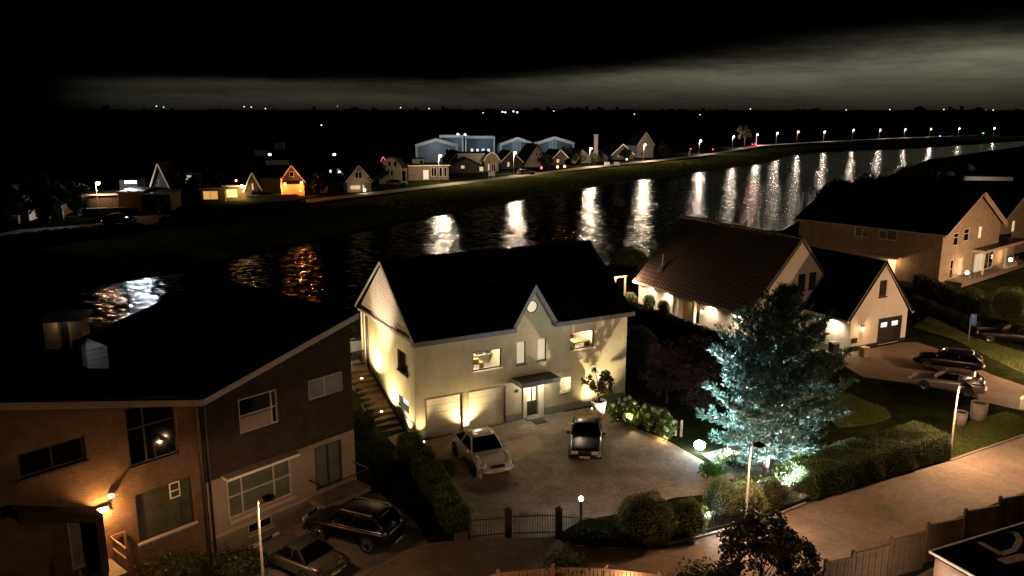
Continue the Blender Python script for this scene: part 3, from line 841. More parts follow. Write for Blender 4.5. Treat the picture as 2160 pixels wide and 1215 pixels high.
part(h2, 'porch_roof', light_trim, lambda mb: [mb.box(6.0,9.5,-1.0,-.51,2.42,2.62), mb.box(6.0,9.5,-.66,-.51,2.62,2.66)])
part(h2, 'porch_pillar', smooth_white, lambda mb: mb.box(6.3,6.55,-.7,-.4,0,2.45)); part(h2, 'porch_pillar', smooth_white, lambda mb: mb.box(9.1,9.35,-.7,-.4,0,2.45))
dd = part(h2, 'front_door', dark_wood, lambda mb: mb.box(7.75,9.0,.55,.62,.05,2.4))
part(h2, 'side_light', mat('hall_panel', (.35,.24,.13), .6, .1, 2), lambda mb: mb.box(6.35,7.7,.55,.6,.05,2.42))
part(h2, 'back_panel', white_brick, lambda mb: [mb.box(.85,1.75,.6,.66,.0,2.45), mb.box(6.2,9.4,.7,.75,0,2.5)])
part(h2, 'side_door', brown_wood, lambda mb: mb.box(1.1,1.6,.5,.55,.05,2.3))
def loc2(x, y, z): return (O2[0]+x*w2[0]+y*u2[0], O2[1]+x*w2[1]+y*u2[1], z)
wr_ = empty('door_wreath', loc2(8.35,.52,1.45), R(-62.5), 'round wicker wreath hanging on the dark front door of the white house', 'wreath')
part(wr_, 'ring', mat('wicker', (.30,.20,.12), .9, .4, 14, .5), lambda mb: mb.lathe([(.28,.0),(.46,-.06),(.48,0),(.28,.02),(.0001,.02)], 24, axis='y'), smooth=True)
part(h2, 'roof_flue', zinc, lambda mb: [mb.tube([(2.3,1.15,3.8),(2.3,1.15,5.5)], .09, 10), mb.lathe([(.16,5.5),(.19,5.56),(.02,5.7)], 10, (2.3,1.15,0)), mb.add([(2.05,.55,3.86),(2.6,.55,3.86),(2.6,1.35,4.84),(2.05,1.35,4.84)], [(0,1,2,3)])])
# wing with the garage
gd2 = (3.5,6.12,.02,2.2); ww = (3.05,3.95,4.22,5.62)
facade(h2, FWf, [(0,-.3),(WW,-.3),(WW,2.75),(WW/2,7.0),(0,2.75)], [rect(*gd2), rect(*ww)], smooth_white, reveal=.14)
sd_ = (2.5,3.75,.02,2.4)
facade(h2, FWs, [(0,-.3),(5.0,-.3),(5.0,2.75),(0,2.75)], [rect(*sd_)], white_brick, reveal=.12)
facade(h2, FWr, [(0,-.3),(9,-.3),(9,2.75),(0,2.75)], [], smooth_white)
window(h2, FWf, ww, dark_wood, brown_glass, .09, .04, sill=dark_wood)
def wroof(mb):
    slab_y(mb, (wy-.55,2.55), (wy+WW/2,7.3), wx-8.2, wx+.22, .17) if False else None
    x0, x1 = wx-9.0, wx+.2
    slab_x(mb, (wy-.5,2.62), (wy+WW/2,7.28), x0+4.3, x1, .17); slab_x(mb, (wy+WW+.5,2.62), (wy+WW/2,7.28), x0, x1, .17)
part(h2, 'wing_roof', tile_wing, wroof)
part(h2, 'wing_verge_board', smooth_white, lambda mb: [mb.bar((wx+.12,wy-.5,2.52),(wx+.12,wy+WW/2,7.16),.1,.2), mb.bar((wx+.12,wy+WW+.55,2.45),(wx+.12,wy+WW/2,7.16),.1,.2)])
part(h2, 'wing_gutter', white_paint, lambda mb: mb.box(wx-4.9,wx+.2,wy-.66,wy-.5,2.42,2.62))
part(h2, 'wing_soffit', white_paint, lambda mb: mb.box(wx-4.9,wx+.05,wy-.5,wy-.003,2.5,2.54))
gdo = part(h2, 'garage_door', dark_wood, lambda mb: [mb.box(wx-.12,wx-.06,wy+3.52,wy+4.8,.02,2.18), mb.box(wx-.12,wx-.06,wy+4.83,wy+6.1,.02,2.18)])
part(gdo, 'pane', frost_lit, lambda mb: [mb.box(wx-.058,wx-.05,wy+3.75,wy+4.5,1.5,1.9), mb.box(wx-.058,wx-.05,wy+5.1,wy+5.85,1.5,1.9)])
part(gdo, 'frame', dark_wood, lambda mb: [mb.box(wx-.05,wx+.03,wy+3.36,wy+3.5,0,2.32), mb.box(wx-.05,wx+.03,wy+6.12,wy+6.26,0,2.32), mb.box(wx-.05,wx+.03,wy+3.5,wy+6.12,2.2,2.32)])
sdd = part(h2, 'wing_door', mat('grey_brown_door', (.11,.085,.065), .6, .2, 3), lambda mb: [mb.box(wx-3.73,wx-2.52,wy+.06,wy+.1,.02,2.38), mb.box(wx-3.5,wx-2.75,wy+.045,wy+.06,.3,1.0), mb.box(wx-3.5,wx-2.75,wy+.045,wy+.06,1.2,2.2)])
part(sdd, 'handle', zinc, lambda mb: mb.bar((wx-2.65,wy+.02,1.0),(wx-2.65,wy+.02,1.15),.03,.03))
part(h2, 'plinth', dark_wood, lambda mb: [mb.box(wx+.003,wx+.02,wy,wy+3.36,-.2,.28), mb.box(wx+.003,wx+.02,wy+6.26,wy+WW,-.2,.28)])
part(h2, 'letter_box', black_metal, lambda mb: [mb.box(wx+.01,wx+.16,wy+.25,wy+.75,.62,1.0), mb.box(wx+.01,wx+.2,wy+.22,wy+.78,1.0,1.03)])
# wall lanterns
def lantern(p, rz, label, power, col, grp=None, glow=14):
    r = empty('wall_lantern', p, rz, label, 'lantern', grp)
    part(r, 'bracket', black_metal, lambda mb: [mb.bar((0,0,.28),(0,-.2,.34),.03,.03), mb.box(-.05,.05,-.02,0,.1,.34)])
    part(r, 'cap', black_metal, lambda mb: mb.lathe([(.15,.2),(.03,.34)], 8, (0,-.22,0)))
    part(r, 'glass', emit('lantern_glow', (1,.62,.3), glow), lambda mb: mb.lathe([(.06,-.1),(.12,.19)], 8, (0,-.22,0)))
    q = Matrix.Rotation(rz, 3, 'Z') @ Vector((0,-.24,-.16)); q2 = Matrix.Rotation(rz, 3, 'Z') @ Vector((0,-.3,.1))
    lamp('POINT', (p[0]+q2.x, p[1]+q2.y, p[2]+.08), power, col, .05)
    return r
lantern(loc2(9.9,-.02,1.55), R(-62.5), 'glowing wall lantern beside the porch door of the white house', 16, (1,.66,.36))
lantern(loc2(wx+.02,wy+1.25,1.75), R(27.5), 'glowing wall lantern left of the dark garage door', 95, (1,.52,.24))
for x in (1.9, 4.9, 10.9, 14.4):
    lamp('SPOT', loc2(x,-.30,2.46), 290, (1,.8,.55), .05, loc2(x,-.22,0), 155, .9)
    q = part(h2, 'downlight', emit('downlight_lens', (1,.8,.55), 12), lambda mb: mb.lathe([(.07,2.485),(.07,2.495)], 12, (x,-.3,0)))
lamp('SPOT', loc2(wx-1.6,wy-.3,2.46), 260, (1,.84,.58), .05, loc2(wx-1.55,wy-.25,.0), 160, .9)
lamp('SPOT', loc2(8.0,-.2,2.38), 26, (1,.7,.4), .05, loc2(8.0,.5,0), 140, .7)

# ================================================================== big brick house at the right
h3 = empty('brick_house', (47.8, 89.5, 0), R(40), 'large orange lit brick house with wide dark roof and tall gable at right', 'house')
b3 = wallmat('ochre_brick', (.40,.32,.225), (.32,.25,.175), (.30,.24,.18), .22, .065, .01, .85, .5, .18)
G3, L3, H3, R3 = 16.4, 17.6, 6.0, 10.2
F3f = frame_of((0,0),0); F3s = frame_of((0,0),90,-1); F3r = frame_of((G3,0),90,1)
fw3 = [(3.0,4.35,4.25,5.75),(5.7,7.2,4.5,6.0),(9.75,10.8,4.45,5.9)]
fd3 = [(2.9,3.8,.45,2.7),(5.0,6.3,.6,2.6)]
facade(h3, F3f, [(0,-.3),(G3,-.3),(G3,H3),(G3/2+.6,R3-.3),(0,H3)], [rect(*q) for q in fw3+fd3], b3)
fs3 = [(8.4,10.2,4.55,5.97),(5.1,7.3,4.55,5.97),(4.9,5.9,.1,2.35)]
facade(h3, F3s, [(0,-.3),(L3,-.3),(L3,H3),(0,H3)], [rect(*q) for q in fs3], b3)
facade(h3, F3r, [(0,-.3),(L3,-.3),(L3,H3),(0,H3)], [], b3)
window(h3, F3f, fw3[0], white_paint, dark_glass, .09, .06, trans=(.65,)); window(h3, F3f, fw3[1], white_paint, dark_glass, .09, .06, trans=(.6,)); window(h3, F3f, fw3[2], white_paint, blind_lit, .09, .06)
window(h3, F3f, fd3[0], white_paint, dark_glass, .1, .06, name='front_door', trans=(.5,)); window(h3, F3f, fd3[1], white_paint, blind_pale, .1, .06, mull=(.5,))
window(h3, F3s, fs3[0], white_paint, curtain_glass, .09, .06, mull=(.5,), trans=((.62,0,.47),)); window(h3, F3s, fs3[1], white_paint, curtain_glass, .09, .06, mull=(.55,), trans=((.7,.55,1),))
window(h3, F3s, fs3[2], white_paint, blind_lit, .09, .06)
rx3 = G3/2+.6
roof3 = tilemat('charcoal_tile', (.006,.0055,.0055), (.004,.004,.004), .9, .3, .34, 'y', spec=.08)
part(h3, 'roof', roof3, lambda mb: [slab_y(mb, (-.5,H3-.15), (rx3,R3), -.5, L3+.5, .2), slab_y(mb, (G3+.5,H3-.15), (rx3,R3), -.5, L3+.5, .2)])
part(h3, 'gutter', light_trim, lambda mb: mb.box(-.68,-.5,-.5,L3+.5,5.72,5.94))
part(h3, 'verge_board', mat('salmon_board', (.52,.36,.26), .6, .1, 2), lambda mb: [mb.bar((-.5,-.54,H3-.3),(rx3,-.54,R3-.18),.06,.2), mb.bar((G3+.5,-.56,H3-.45),(rx3,-.56,R3-.35),.08,.62)])
part(h3, 'side_canopy', light_trim, lambda mb: mb.box(-1.2,-.003,4.2,8.4,2.62,2.8))
part(h3, 'downpipe', light_trim, lambda mb: mb.tube([(-.1,16.6,5.7),(-.1,16.6,.2)], .05, 8))
def ext(mb): mb.box(8.4,22.5,-1.5,2.0,3.0,3.32)
ex3 = part(h3, 'extension_roof', mat('salmon_board', (.5,.4,.3)), ext); part(ex3, 'roofing', black_metal, lambda mb: mb.box(8.5,22.4,-1.4,1.95,3.32,3.34))
part(h3, 'extension_wall', b3, lambda mb: [mb.box(G3+.01,22.2,0,2.0,0,3.0)])
fr3 = frame_of((0,-.35), 0)
for a, b in ((8.7,11.2),(11.5,14.3)):
    window(h3, fr3, (a,b,.5,2.75), white_paint, blind_pale if a < 9 else dark_glass, .09, 0, mull=(.5,))
part(h3, 'porch_post', white_paint, lambda mb: mb.box(8.5,8.65,-1.45,-1.3,.5,3.0)); part(h3, 'porch_post', white_paint, lambda mb: mb.box(15.2,15.35,-1.45,-1.3,.5,3.0))
part(h3, 'terrace', mat('terrace_slabs', (.16,.13,.10), .9, .2, 2), lambda mb: mb.box(1.6,22.4,-1.9,-.003,-.2,.5))
part(h3, 'terrace_rail', zinc, lambda mb: [mb.bar((1.7,-1.85,1.3),(5.2,-1.85,1.3),.05,.05)]+[mb.bar((1.7+k*.87,-1.85,.5),(1.7+k*.87,-1.85,1.3),.04,.04) for k in range(5)]+[mb.bar((1.7,-1.85,1.3),(1.7,-.05,1.3),.05,.05)])
def loc3(x, y, z): a = R(40); return (47.8+x*math.cos(a)-y*math.sin(a), 89.5+x*math.sin(a)+y*math.cos(a), z)
def globe(p, label, power, col, r=.28, grp=None, post=0.5):
    o = empty('globe_lamp', p, 0, label, 'lamp', grp)
    part(o, 'post', black_metal, lambda mb: mb.tube([(0,0,0),(0,0,post)], .03, 8))
    part(o, 'globe', emit('globe_glow', (1,.86,.72), 8), lambda mb: mb.sphere((0,0,post+r*.9), r, 14, 8), smooth=True)
    lamp('POINT', (p[0], p[1], p[2]+post+r*2.2), power, col, .1)
globe(loc3(4.6,-1.2,.5), 'bright globe lamp on the terrace corner near the brick house door', 75, (1,.55,.26), .22, 'terrace lamps of the brick house')
globe(loc3(17.3,-1.3,.5), 'bright globe lamp at the far end of the brick house terrace', 70, (1,.60,.32), .24, 'terrace lamps of the brick house')
lamp('POINT', loc3(-.9,5.0,2.2), 40, (1,.55,.25), .08)
ts = empty('terrace_bench', loc3(19.2,-1.5,.5), R(40), 'dark bench below the lit wall on the brick house terrace', 'bench')
part(ts, 'seat', brown_wood, lambda mb: mb.box(-.9,.9,-.25,.25,.42,.48)); part(ts, 'backrest', brown_wood, lambda mb: mb.box(-.9,.9,.2,.26,.5,.95))
for sx in (-.8,.8): part(ts, 'leg', brown_wood, lambda mb: mb.box(sx-.04,sx+.04,-.22,.22,0,.42))
# neighbour behind at the right edge
h4 = empty('dim_house', (*G(2105,545), 0), R(38), 'dim brick house with a flat edge line behind the brick house, at the right edge', 'house')
facade(h4, frame_of((0,0),0), [(0,0),(14,0),(14,5.2),(7,9),(0,5.2)], [rect(3.2,4.2,3.2,4.8)], b3)
window(h4, frame_of((0,0),0), (3.2,4.2,3.2,4.8), white_paint, blind_lit, .1, .05)
facade(h4, frame_of((0,0),90,-1), [(0,0),(12,0),(12,5.2),(0,5.2)], [], b3)
part(h4, 'roof', roof3, lambda mb: [slab_y(mb, (-.5,4.9), (7,9.2), -.4, 12.4, .2), slab_y(mb, (14.5,4.9), (7,9.2), -.4, 12.4, .2)])
part(h4, 'verge_board', light_trim, lambda mb: mb.bar((-.5,-.42,4.8),(7,-.42,9.05),.08,.25))

# ================================================================== semi-detached pair at the left (butterfly roof)
LH = (-13.21, 32.53); LA = 49.0
red_brick = wallmat('red_brown_brick', (.145,.085,.045), (.085,.048,.026), (.17,.12,.08), .22, .065, .012, .9, .7, .25)
dark_brick = wallmat('dark_brown_brick', (.046,.031,.023), (.026,.017,.013), (.055,.042,.033), .22, .065, .012, .9, .6, .25)
beige_render = mat('beige_render', (.28,.225,.155), .9, .12, 1.2, .3, 30)
base_render = mat('basement_render', (.20,.175,.14), .9, .15, 1.5, .3)
FL_ = frame_of((0,0),0)
roofblack = mat('bitumen_roof', (.006,.006,.007), .9, .3, 2, spec=.0)
DL = 13.0
l1 = empty('semi_detached_house', (*LH, 0), R(LA), 'dark semi-detached house with beige lower wall, bay window and rising lit roof edge', 'house')
rz_ = lambda s: 7.55+abs(s)*.262
wA, wB = (1.8,3.78,5.4,7.03), (5.45,7.5,5.95,6.95)
bw_ = (1.84,3.1,.5,1.0); bd = (5.3,6.9,1.35,3.6)
facade(l1, FL_, [(0.02,3.75),(8.0,3.75),(8.0,rz_(8)),(0.02,rz_(0))], [rect(*wA), rect(*wB)], dark_brick, name='upper_wall')
facade(l1, FL_, [(0.02,1.1),(8.0,1.1),(8.0,3.75),(0.02,3.75)], [rect(.95,4.25,1.62,3.6), rect(5.6,7.2,1.3,3.5)], beige_render, name='lower_wall')
facade(l1, FL_, [(0.02,-.3),(8.0,-.3),(8.0,1.1),(0.02,1.1)], [rect(*bw_)], base_render, name='basement_wall')
facade(l1, frame_of((8.0,0),90,1), [(0,-.3),(DL,-.3),(DL,rz_(8)),(0,rz_(8))], [], dark_brick)
window(l1, FL_, wA, light_trim, dark_glass, .09, .06, mull=(.84,), trans=(.5,)); part(l1, 'window_panel', beige_render, lambda mb: mb.box(1.88,3.4,.03,.05,5.45,6.15))
window(l1, FL_, wB, light_trim, curtain_glass, .07, .06, mull=(.45,))
window(l1, FL_, (.95,4.25,1.62,3.6), light_trim, curtain_glass, .09, .03, mull=(.22,.72), trans=(.52,))
window(l1, FL_, bw_, light_trim, dark_glass, .07, .06, sill=light_trim)
window(l1, FL_, (5.6,7.2,1.3,3.5), dark_wood, curtain_glass, .1, .06, mull=(.5,), name='balcony_door')
part(l1, 'bay_roof', white_paint, lambda mb: mb.box(.7,4.4,-.6,-.003,3.72,3.84))
part(l1, 'bay_sill', light_trim, lambda mb: mb.box(.9,4.3,-.16,-.003,1.46,1.6))
part(l1, 'floor_band', mat('salmon_band', (.42,.32,.23), .8, .1, 2), lambda mb: mb.box(.02,8.0,-.03,-.003,1.02,1.16))
balc = part(l1, 'balcony', base_render, lambda mb: mb.box(5.1,7.9,-1.3,-.035,.85,1.1))
part(balc, 'railing', black_metal, lambda mb: [mb.bar((5.15,-1.25,2.05),(7.85,-1.25,2.05),.05,.05), mb.bar((5.15,-1.25,2.05),(5.15,-.05,2.05),.05,.05), mb.bar((7.85,-1.25,2.05),(7.85,-.05,2.05),.05,.05)]+[mb.bar((5.15+.15*k,-1.25,1.1),(5.15+.15*k,-1.25,2.05),.02,.02) for k in range(19)])
part(l1, 'roof', roofblack, lambda mb: slab_y(mb, (0.01,7.62), (8.3,7.62+8.3*.262), -.35, DL, .2))
part(l1, 'verge_board', light_trim, lambda mb: mb.bar((0.0,-.39,7.5),(8.3,-.39,7.5+8.3*.262),.06,.26))
l2 = empty('semi_detached_house', (*LH, 0), R(LA), 'red brown brick semi-detached house with glowing wall lamp and door steps, bottom left', 'house')
t1, t2, t3, dl = (-3.05,-1.02,5.5,8.0), (-6.95,-4.65,6.42,7.38), (-3.0,-.6,2.2,4.3), (-5.6,-4.72,2.1,4.25)
facade(l2, FL_, [(-9.2,-.3),(-.02,-.3),(-.02,rz_(0)),(-9.2,rz_(9.2))], [rect(*t1), rect(*t2), rect(*t3), rect(*dl)], red_brick)
window(l2, FL_, t1, dark_wood, dark_glass, .08, .1, mull=(.35,), trans=(.62,)); part(l2, 'curtain', curtain_glass, lambda mb: [mb.box(-2.2+.22*k,-2.1+.22*k,.155,.165,5.7,6.4) for k in range(4)])
window(l2, FL_, t2, dark_wood, dark_glass, .08, .1, mull=(.5,), sill=dark_wood)
window(l2, FL_, t3, dark_wood, mat('olive_glass', (.055,.058,.042), .2, .35, 1.2), .08, .08, mull=(.78,), sill=light_trim)
part(l2, 'hung_blind', white_paint, lambda mb: [mb.box(-1.55,-1.1,.075,.1,3.55,3.6), mb.box(-1.55,-1.1,.075,.1,4.2,4.25), mb.box(-1.55,-1.5,.075,.1,3.6,4.2), mb.box(-1.15,-1.1,.075,.1,3.6,4.2), mb.box(-1.5,-1.15,.08,.1,3.85,3.9)])
window(l2, FL_, dl, light_trim, mat('grey_door', (.22,.20,.17), .5, .1, 2), .1, .1, name='front_door')
part(l2, 'roof', roofblack, lambda mb: slab_y(mb, (-.01,7.62), (-9.6,7.62+9.6*.262), -.35, 6.5, .2))
part(l2, 'verge_board', mat('ochre_board', (.34,.24,.14), .7, .2, 3), lambda mb: mb.bar((0.0,-.39,7.5),(-9.6,-.39,7.5+9.6*.262),.06,.26))
part(l2, 'downpipe', dark_wood, lambda mb: mb.tube([(-.14,-.09,7.4),(-.14,-.09,.2)], .055, 8)); part(l1, 'downpipe', dark_wood, lambda mb: mb.tube([(.16,-.09,7.4),(.16,-.09,.2)], .055, 8))
part(l2, 'porch_hood', dark_brick, lambda mb: mb.prism_y([(-4.62,0),(-4.62,4.45),(-4.8,4.5),(-7.4,5.6),(-7.4,5.2),(-4.9,4.2),(-4.9,0)], -.9, -.003))
part(l2, 'steps', base_render, lambda mb: [mb.box(-5.9+.0,-4.2,-1.5-.3*k,-.003 if k == 0 else -1.5-.3*(k-1),0,2.05-.34*k) for k in range(6)])
def rail(mb):
    for p, q in (((-4.15,-.1,3.0),(-4.15,-1.5,3.0)),((-4.15,-1.5,3.0),(-4.15,-3.0,1.3)),((-4.15,-.1,2.55),(-4.15,-1.5,2.55)),((-5.9,-1.5,3.0),(-5.9,-3.0,1.3)),((-4.15,-.1,3.0),(-3.6,-.1,3.0))): mb.bar(p, q, .06, .06)
    for p in ((-4.15,-1.5),(-4.15,-.2),(-5.9,-1.5),(-3.6,-.12)): mb.bar((*p,1.9),(*p,3.0),.06,.06)
    mb.bar((-4.15,-3.0,.1),(-4.15,-3.0,1.3),.06,.06); mb.bar((-5.9,-3.0,.1),(-5.9,-3.0,1.3),.06,.06)
part(l2, 'handrail', mat('rust_rail', (.22,.11,.06), .6, .3, 6), rail)
def locL(x, y, z): a = R(LA); return (LH[0]+x*math.cos(a)-y*math.sin(a), LH[1]+x*math.sin(a)+y*math.cos(a), z)
wl = empty('wall_lamp', locL(-4.35,-.02,4.2), R(LA), 'bright orange wall lamp on the red brown brick wall above the railing', 'lamp')
part(wl, 'body', black_metal, lambda mb: [mb.box(-.28,.28,-.14,0,.1,.17), mb.box(-.28,-.24,-.14,0,-.08,.1), mb.box(.24,.28,-.14,0,-.08,.1)])
part(wl, 'lens', emit('wall_lamp_lens', (1,.55,.2), 14), lambda mb: mb.box(-.22,.22,-.12,-.02,-.07,.09))
lamp('POINT', locL(-4.35,-.40,4.2), 150, (1,.48,.16), .08)
ml = empty('motion_sensor', locL(-3.92,-.02,4.72), R(LA), 'small lit sensor lamp on brackets above the orange wall lamp', 'sensor lamp')
part(ml, 'arm', black_metal, lambda mb: mb.bar((0,0,0),(.18,-.3,.12),.05,.05)); part(ml, 'head', emit('sensor_lens', (1,.6,.3), 3), lambda mb: mb.box(-.12,.06,-.16,-.02,-.1,.04))
part(l2, 'boarded_roof_box', white_paint, lambda mb: [mb.box(-1.95,-1.05,6.0+.02*(k%2),6.6,7.75+.24*k,7.75+.24*k+.215) for k in range(5)]+[mb.prism_y([(-1.95,8.96),(-1.05,8.96),(-1.75,9.4),(-1.95,9.4)],6.0,6.6)])
facade(l1, frame_of((0.0,0),90,-1), [(6.5,0),(DL,0),(DL,7.5),(6.5,7.5)], [], dark_brick, name='inner_wall')
lamp('SPOT', locL(-2.6,4.6,9.3), 4, (.78,.84,1), .08, locL(-1.5,6.0,8.5), 60)
hut = empty('garden_hut', (*G(138,735,2.2), 2.2), R(15), 'small garden hut with a dim lit canopy left of the pale shed', 'hut')
part(hut, 'wall', beige_render, lambda mb: [mb.box(-1.3,-.35,0,2,0,2.2), mb.box(.35,1.3,0,2,0,2.2), mb.box(-.35,.35,.6,2,0,2.2)]); part(hut, 'roof', black_metal, lambda mb: mb.box(-1.6,1.6,-.8,2.3,2.2,2.35)); part(hut, 'door', dark_wood, lambda mb: mb.box(-.3,.3,.55,.598,0,2))
lamp('POINT', (G(138,735,2.2)[0], G(138,735,2.2)[1]-.5, 4.1), 3, (1,.75,.45), .06)

# ================================================================== flat roofed shed at bottom right
FS = G(1963,1163,2.4)
sx_ = empty('flat_roof_shed', (*FS, 0), R(24), 'black flat roofed shed with pale edge trim and pale painted marks, bottom right', 'shed')
part(sx_, 'wall', mat('shed_boards', (.13,.085,.06), .7, .3, 5), lambda mb: mb.box(.15,7.4,-5.9,-.12,0,2.22))
rf = part(sx_, 'roof', mat('shed_bitumen', (.006,.006,.008), .8, .4, 1.5, spec=0), lambda mb: mb.box(.02,7.6,-6.0,-.02,2.22,2.36))
part(rf, 'edge_trim', light_trim, lambda mb: [mb.box(-.04,7.64,-.02,.06,2.32,2.42), mb.box(-.04,.02,-6.05,-.02,2.32,2.42)])
def ms_(px, py):
    x, y = G(px, py, 2.38); dx, dy = x-FS[0], y-FS[1]; a = R(24); return (dx*math.cos(a)+dy*math.sin(a), -dx*math.sin(a)+dy*math.cos(a))
def mark(mb):
    a = [ms_(*p) for p in ((2060,1140),(2090,1156),(2112,1168),(2140,1158),(2152,1138),(2142,1122),(2118,1118))]
    for (x0,y0),(x1,y1) in zip(a[:-1],a[1:]): mb.bar((x0,y0,2.364),(x1,y1,2.364),.24,.006)
    p, q = ms_(2112,1184), ms_(2165,1172); mb.bar((*p,2.366),(*q,2.366),.42,.006)
part(rf, 'painted_marks', mat('pale_moss_marks', (.30,.275,.25), .9, .4, 5), mark)
wl2 = empty('shed_lamp', (FS[0]-.12, FS[1]-1.2, 1.75), R(24-90), 'bright lamp glaring on the end wall of the flat roofed shed', 'lamp')
part(wl2, 'body', black_metal, lambda mb: mb.box(-.15,.15,-.1,.06,.1,.2)); part(wl2, 'lens', emit('shed_lamp_lens', (1,.85,.75), 26), lambda mb: mb.sphere((0,-.05,0), .14, 12, 8), smooth=True)
lamp('POINT', (FS[0]-.5, FS[1]-1.3, 1.75), 70, (1,.72,.5), .1)
# ------------------------------------------------------------------ planting kit
def leaf_quads(p, size, aspect=.5, flat=0.0, dirs=None):
    n = len(p); a = rng.normal(size=(n,3)) if dirs is None else dirs + rng.normal(size=(n,3))*.25
    a /= np.linalg.norm(a, axis=1, keepdims=True)+1e-9
    b = rng.normal(size=(n,3)); b[:,2] *= (1-flat)
    b = np.cross(a, b); b /= np.linalg.norm(b, axis=1, keepdims=True)+1e-9
    s = size*rng.uniform(.4, 1.7, size=(n,1))
    return np.stack([p-a*s, p+b*s*aspect, p+a*s, p-b*s*aspect], 1)
leaf_hedge = leafmat('hedge_leaf', (.045,.062,.014)); leaf_dark = leafmat('dark_hedge_leaf', (.030,.040,.012))
leaf_green = leafmat('green_leaf', (.13,.18,.04)); leaf_purple = leafmat('purple_leaf', (.042,.022,.024)); leaf_pine = leafmat('blue_pine_needle', (.07,.13,.105), .85, .5, .2)
leaf_vivid = leafmat('vivid_leaf', (.06,.17,.02)); leaf_olive = leafmat('olive_leaf', (.085,.095,.03)); leaf_box = leafmat('box_leaf', (.15,.17,.045)); leaf_thuja = leafmat('thuja_leaf', (.11,.145,.055))
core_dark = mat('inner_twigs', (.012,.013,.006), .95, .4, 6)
bark = mat('tree_bark', (.10,.075,.055), .9, .35, 5, .6, 14); bark_dark = mat('dark_bark', (.035,.027,.02), .9, .35, 5, .6, 14)

def ellip_core(c, r, n=14, m=8, amp=.12):
    """closed lumpy ellipsoid as quads"""
    q = []
    def pt(i, k):
        th = math.pi*i/m; ph = 2*math.pi*k/n
        w = 1+amp*math.sin(3*ph+2*th)*math.sin(th)+amp*.6*math.sin(5*ph+1.3)*math.sin(th)**2
        return (c[0]+r[0]*w*math.sin(th)*math.cos(ph), c[1]+r[1]*w*math.sin(th)*math.sin(ph), c[2]+r[2]*w*math.cos(th))
    for i in range(m):
        for k in range(n): q.append([pt(i,k), pt(i+1,k), pt(i+1,k+1), pt(i,k+1)])
    return np.array(q)
def shrub(name, x, y, z, rx, rz, n=2600, size=.05, m=None, label=None, cat='shrub', group=None, rough=.1, ry=None, egg=0.0, core=.86, solid=True):
    ry = ry or rx
    d = rng.normal(size=(n,3)); d /= np.linalg.norm(d, axis=1, keepdims=True)
    d[:,2] = np.where(d[:,2] < -.55, -d[:,2], d[:,2])
    ph = np.arctan2(d[:,1], d[:,0]); w = 1+.09*np.sin(3*ph+4*d[:,2])+.06*np.sin(7*ph+2)+rng.normal(size=n)*rough*.6
    c = np.array([0,0,rz])
    p = c+d*np.array([rx,ry,rz])*w[:,None]
    if egg: k = 1-egg*np.clip((p[:,2]-rz)/rz, -1, 1); p[:,0] *= k; p[:,1] *= k
    p[:,2] = np.maximum(p[:,2], .02)
    lv = leaf_quads(p, size)
    o = empty(name, (x, y, z), rng.uniform(0, 6.28), label, cat, group)
    q = ellip_core(c, (rx*core, ry*core, rz*core))
    if egg:
        k = 1-egg*np.clip((q[:,:,2]-rz)/rz, -1, 1); q[:,:,0] *= k; q[:,:,1] *= k
    q[:,:,2] = np.maximum(q[:,:,2], .0)
    co = np.concatenate([lv, q]); mi = np.concatenate([np.zeros(n), np.ones(len(q))])
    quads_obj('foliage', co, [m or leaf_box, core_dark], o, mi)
    return o
